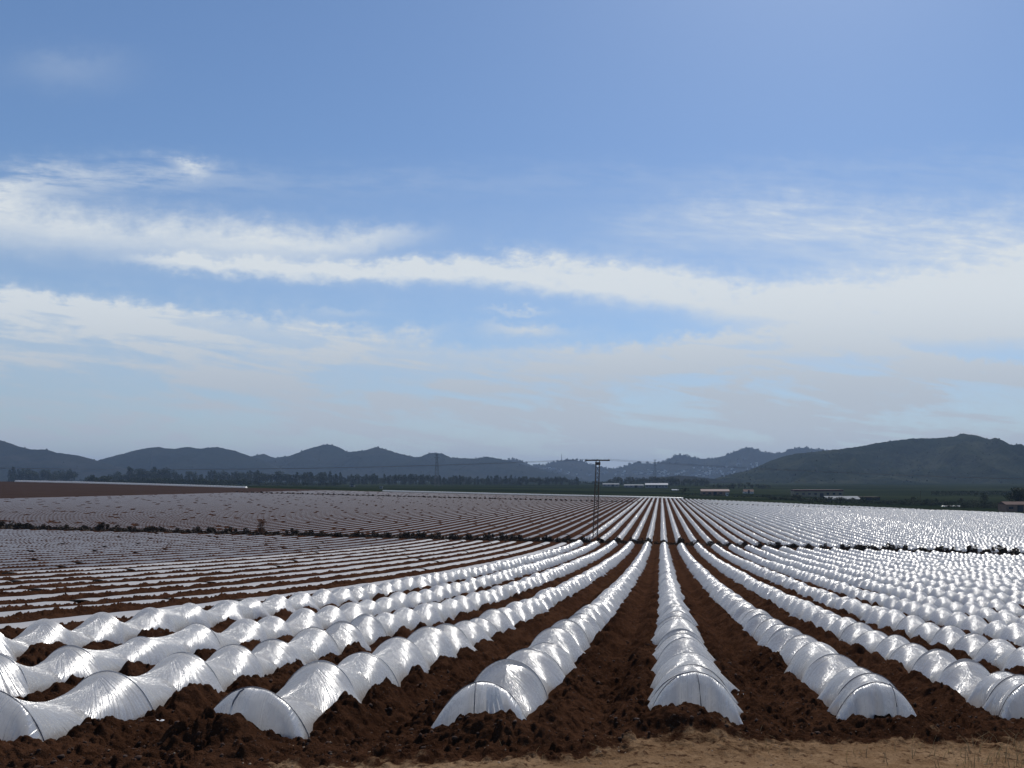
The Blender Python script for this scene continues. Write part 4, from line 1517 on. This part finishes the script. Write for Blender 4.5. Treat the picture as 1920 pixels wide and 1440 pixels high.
nm = lambda where: (lambda kd: ('dark slender tree ' if kd == 'cypress' else 'dark rounded tree ' if kd == 'broad' else 'low dark bush ') + where)
belt(14, 50, 893, 880, 6, 1150, ('cypress', 'broad'), nm('in the tall clump near the left rim'), 'trees in the clump near the left rim')
belt(52, 138, 893, 883, 14, 1150, ('cypress', 'broad', 'broad'), nm('in the belt over the brown field, left part'), 'trees over the brown field, left part')
belt(162, 205, 905, 889, 8, 760, ('broad', 'bush'), nm('in the orchard before the belt on the left'), 'orchard trees on the left')
belt(205, 480, 905, 896, 46, 780, ('bush', 'broad'), nm('in the orchard below the tall belt, left half'), 'orchard trees, left half')
belt(210, 310, 900, 880, 18, 1150, ('cypress', 'broad', 'broad'), nm('in the tall belt above the white plastic line'), 'tall belt above the white plastic line')
belt(310, 490, 900, 885, 32, 1150, ('cypress', 'broad', 'cypress'), nm('in the tall belt at the right end of the plastic line'), 'tall belt at the right end of the plastic line')
belt(480, 640, 900, 886, 40, 1050, ('cypress', 'broad', 'cypress'), nm('in the tall belt below the pointed hill'), 'tall belt below the pointed hill')
belt(480, 640, 905, 903, 24, 800, ('bush',), nm('below the pointed hill and the tall belt'), 'bushes below the pointed hill')
belt(640, 820, 903, 891, 50, 1050, ('cypress', 'cypress', 'broad'), nm('in the belt left of the thin pylon'), 'belt left of the thin pylon')
belt(820, 980, 905, 893, 48, 1050, ('cypress', 'cypress', 'broad'), nm('in the belt between thin pylon and lattice pole'), 'belt between pylon and pole')
belt(980, 1085, 908, 895, 32, 1050, ('cypress', 'broad', 'broad'), nm('in the belt just left of the lattice pole'), 'belt just left of the lattice pole')
belt(1085, 1140, 908, 902, 12, 1150, ('broad', 'bush'), nm('behind the lattice pole'), 'trees behind the lattice pole')
belt(1140, 1270, 906, 895, 36, 1150, ('broad', 'cypress', 'broad'), nm('behind the long white-roofed building'), 'trees behind the white-roofed building')
belt(1255, 1330, 912, 898, 22, 1000, ('broad', 'cypress'), nm('at the foot of the low hill'), 'trees at the foot of the low hill')
belt(1335, 1440, 918, 905, 16, 800, ('broad', 'bush', 'cypress'), nm('behind the small clay-roofed house'), 'trees behind the small clay-roofed house')
belt(1280, 1450, 935, 927, 24, 430, ('bush', 'bush', 'broad'), nm('along the field edge below the red roofed shed'), 'bushes below the red roofed shed')
belt(1280, 1286, 930, 913, 1, 440, ('broad',), 'dark tree standing alone left of the red roofed shed', None, 0)
belt(1440, 1500, 938, 930, 9, 410, ('bush', 'broad'), nm('along the field edge left of the red barn'), 'bushes left of the red barn')
belt(1484, 1504, 938, 926, 4, 400, ('broad',), nm('at the left end of the red barn'), 'trees at the left end of the red barn')
belt(1500, 1660, 945, 939, 26, 345, ('bush', 'bush', 'broad'), nm('in front of the red barn along the field edge'), 'bushes in front of the red barn')
belt(1650, 1780, 945, 938, 20, 350, ('bush',), nm('on the field edge left of the plastic cover'), 'bushes left of the plastic cover')
belt(1700, 1714, 938, 930, 1, 400, ('broad',), 'single dark rounded tree left of the dark hedge', None, 0)
belt(1843, 1857, 944, 923, 1, 360, ('broad',), 'dark round-headed tree standing apart before the long dark hedge', None, 0)
belt(1825, 1845, 944, 933, 2, 365, ('bush',), 'low dark bush beside the round-headed tree', 'bushes beside the round-headed tree')
belt(1895, 1940, 945, 912, 7, 330, ('broad',), nm('towering behind the brown house at the right rim'), 'trees behind the brown house', .15)
belt(1780, 1895, 955, 945, 14, 315, ('bush',), nm('along the field edge left of the brown house'), 'bushes left of the brown house')
belt(1440, 1640, 940, 932, 34, 385, ('bush', 'bush', 'broad'), nm('between the red barn and the field edge'), 'bushes between the red barn and the field edge', .4)
belt(1640, 1800, 945, 936, 34, 370, ('bush', 'bush', 'broad'), nm('right of the pale sheet roof'), 'bushes right of the pale sheet roof', .4)
belt(1800, 1900, 950, 940, 20, 340, ('bush', 'bush', 'broad'), nm('before the long dark hedge'), 'bushes before the long dark hedge', .4)
# the long clipped hedge at the foot of the hill
X, Y, Z = ray_ground(1745, 929.5); X2 = (1895 - PX0) / FPX * Y
rgh = np.random.default_rng(8)
L_ = X2 - X
v, q = leaf_cloud(2600, lambda r_: np.array((r_.uniform(0, L_), r_.normal(0, .8), (r_.random() ** .6) * 3.4)), .32, rgh, 1.2)
tag(link('hedge', np_mesh('hedge', v, q), M_LEAF_A, None, (X, Y, float(Z))), 'long dark clipped hedge at the foot of the big hill', 'hedge')
# wooden pole by the hedge
X, Y, Z = ray_ground(1726, 942)
hp_ = (942 - 920) * Y / FPX
r_ = tag(empty('utility_pole', (X, Y, Z)), 'thin wooden utility pole left of the long dark hedge', 'pole')
mb = MB(); mb.bar((0, 0, -.3), (0, 0, hp_), .13, .09, 8); mb.build('shaft', M_BARK, r_)
mb = MB(); mb.box((0, 0, hp_ - .35), (1.2, .1, .12)); mb.build('crossarm', M_BARK, r_)

# ------------------------------------------------------------------ haze
HAZE_DENSITY = 1.15e-4
bz0, bz1 = -14.0, 240.0
mb = MB(); mb.box((0, 2500, (bz0 + bz1) / 2), (60000, 14000, bz1 - bz0))
mt, N, out = material('thin_haze')
pv = N.new('ShaderNodeVolumePrincipled')
pv.inputs['Color'].default_value = (.42, .58, .84, 1)
pv.inputs['Density'].default_value = HAZE_DENSITY
pv.inputs['Anisotropy'].default_value = .2
N.l.new(pv.outputs[0], out.inputs['Volume'])
tag(mb.build('haze', mt), kind='stuff')
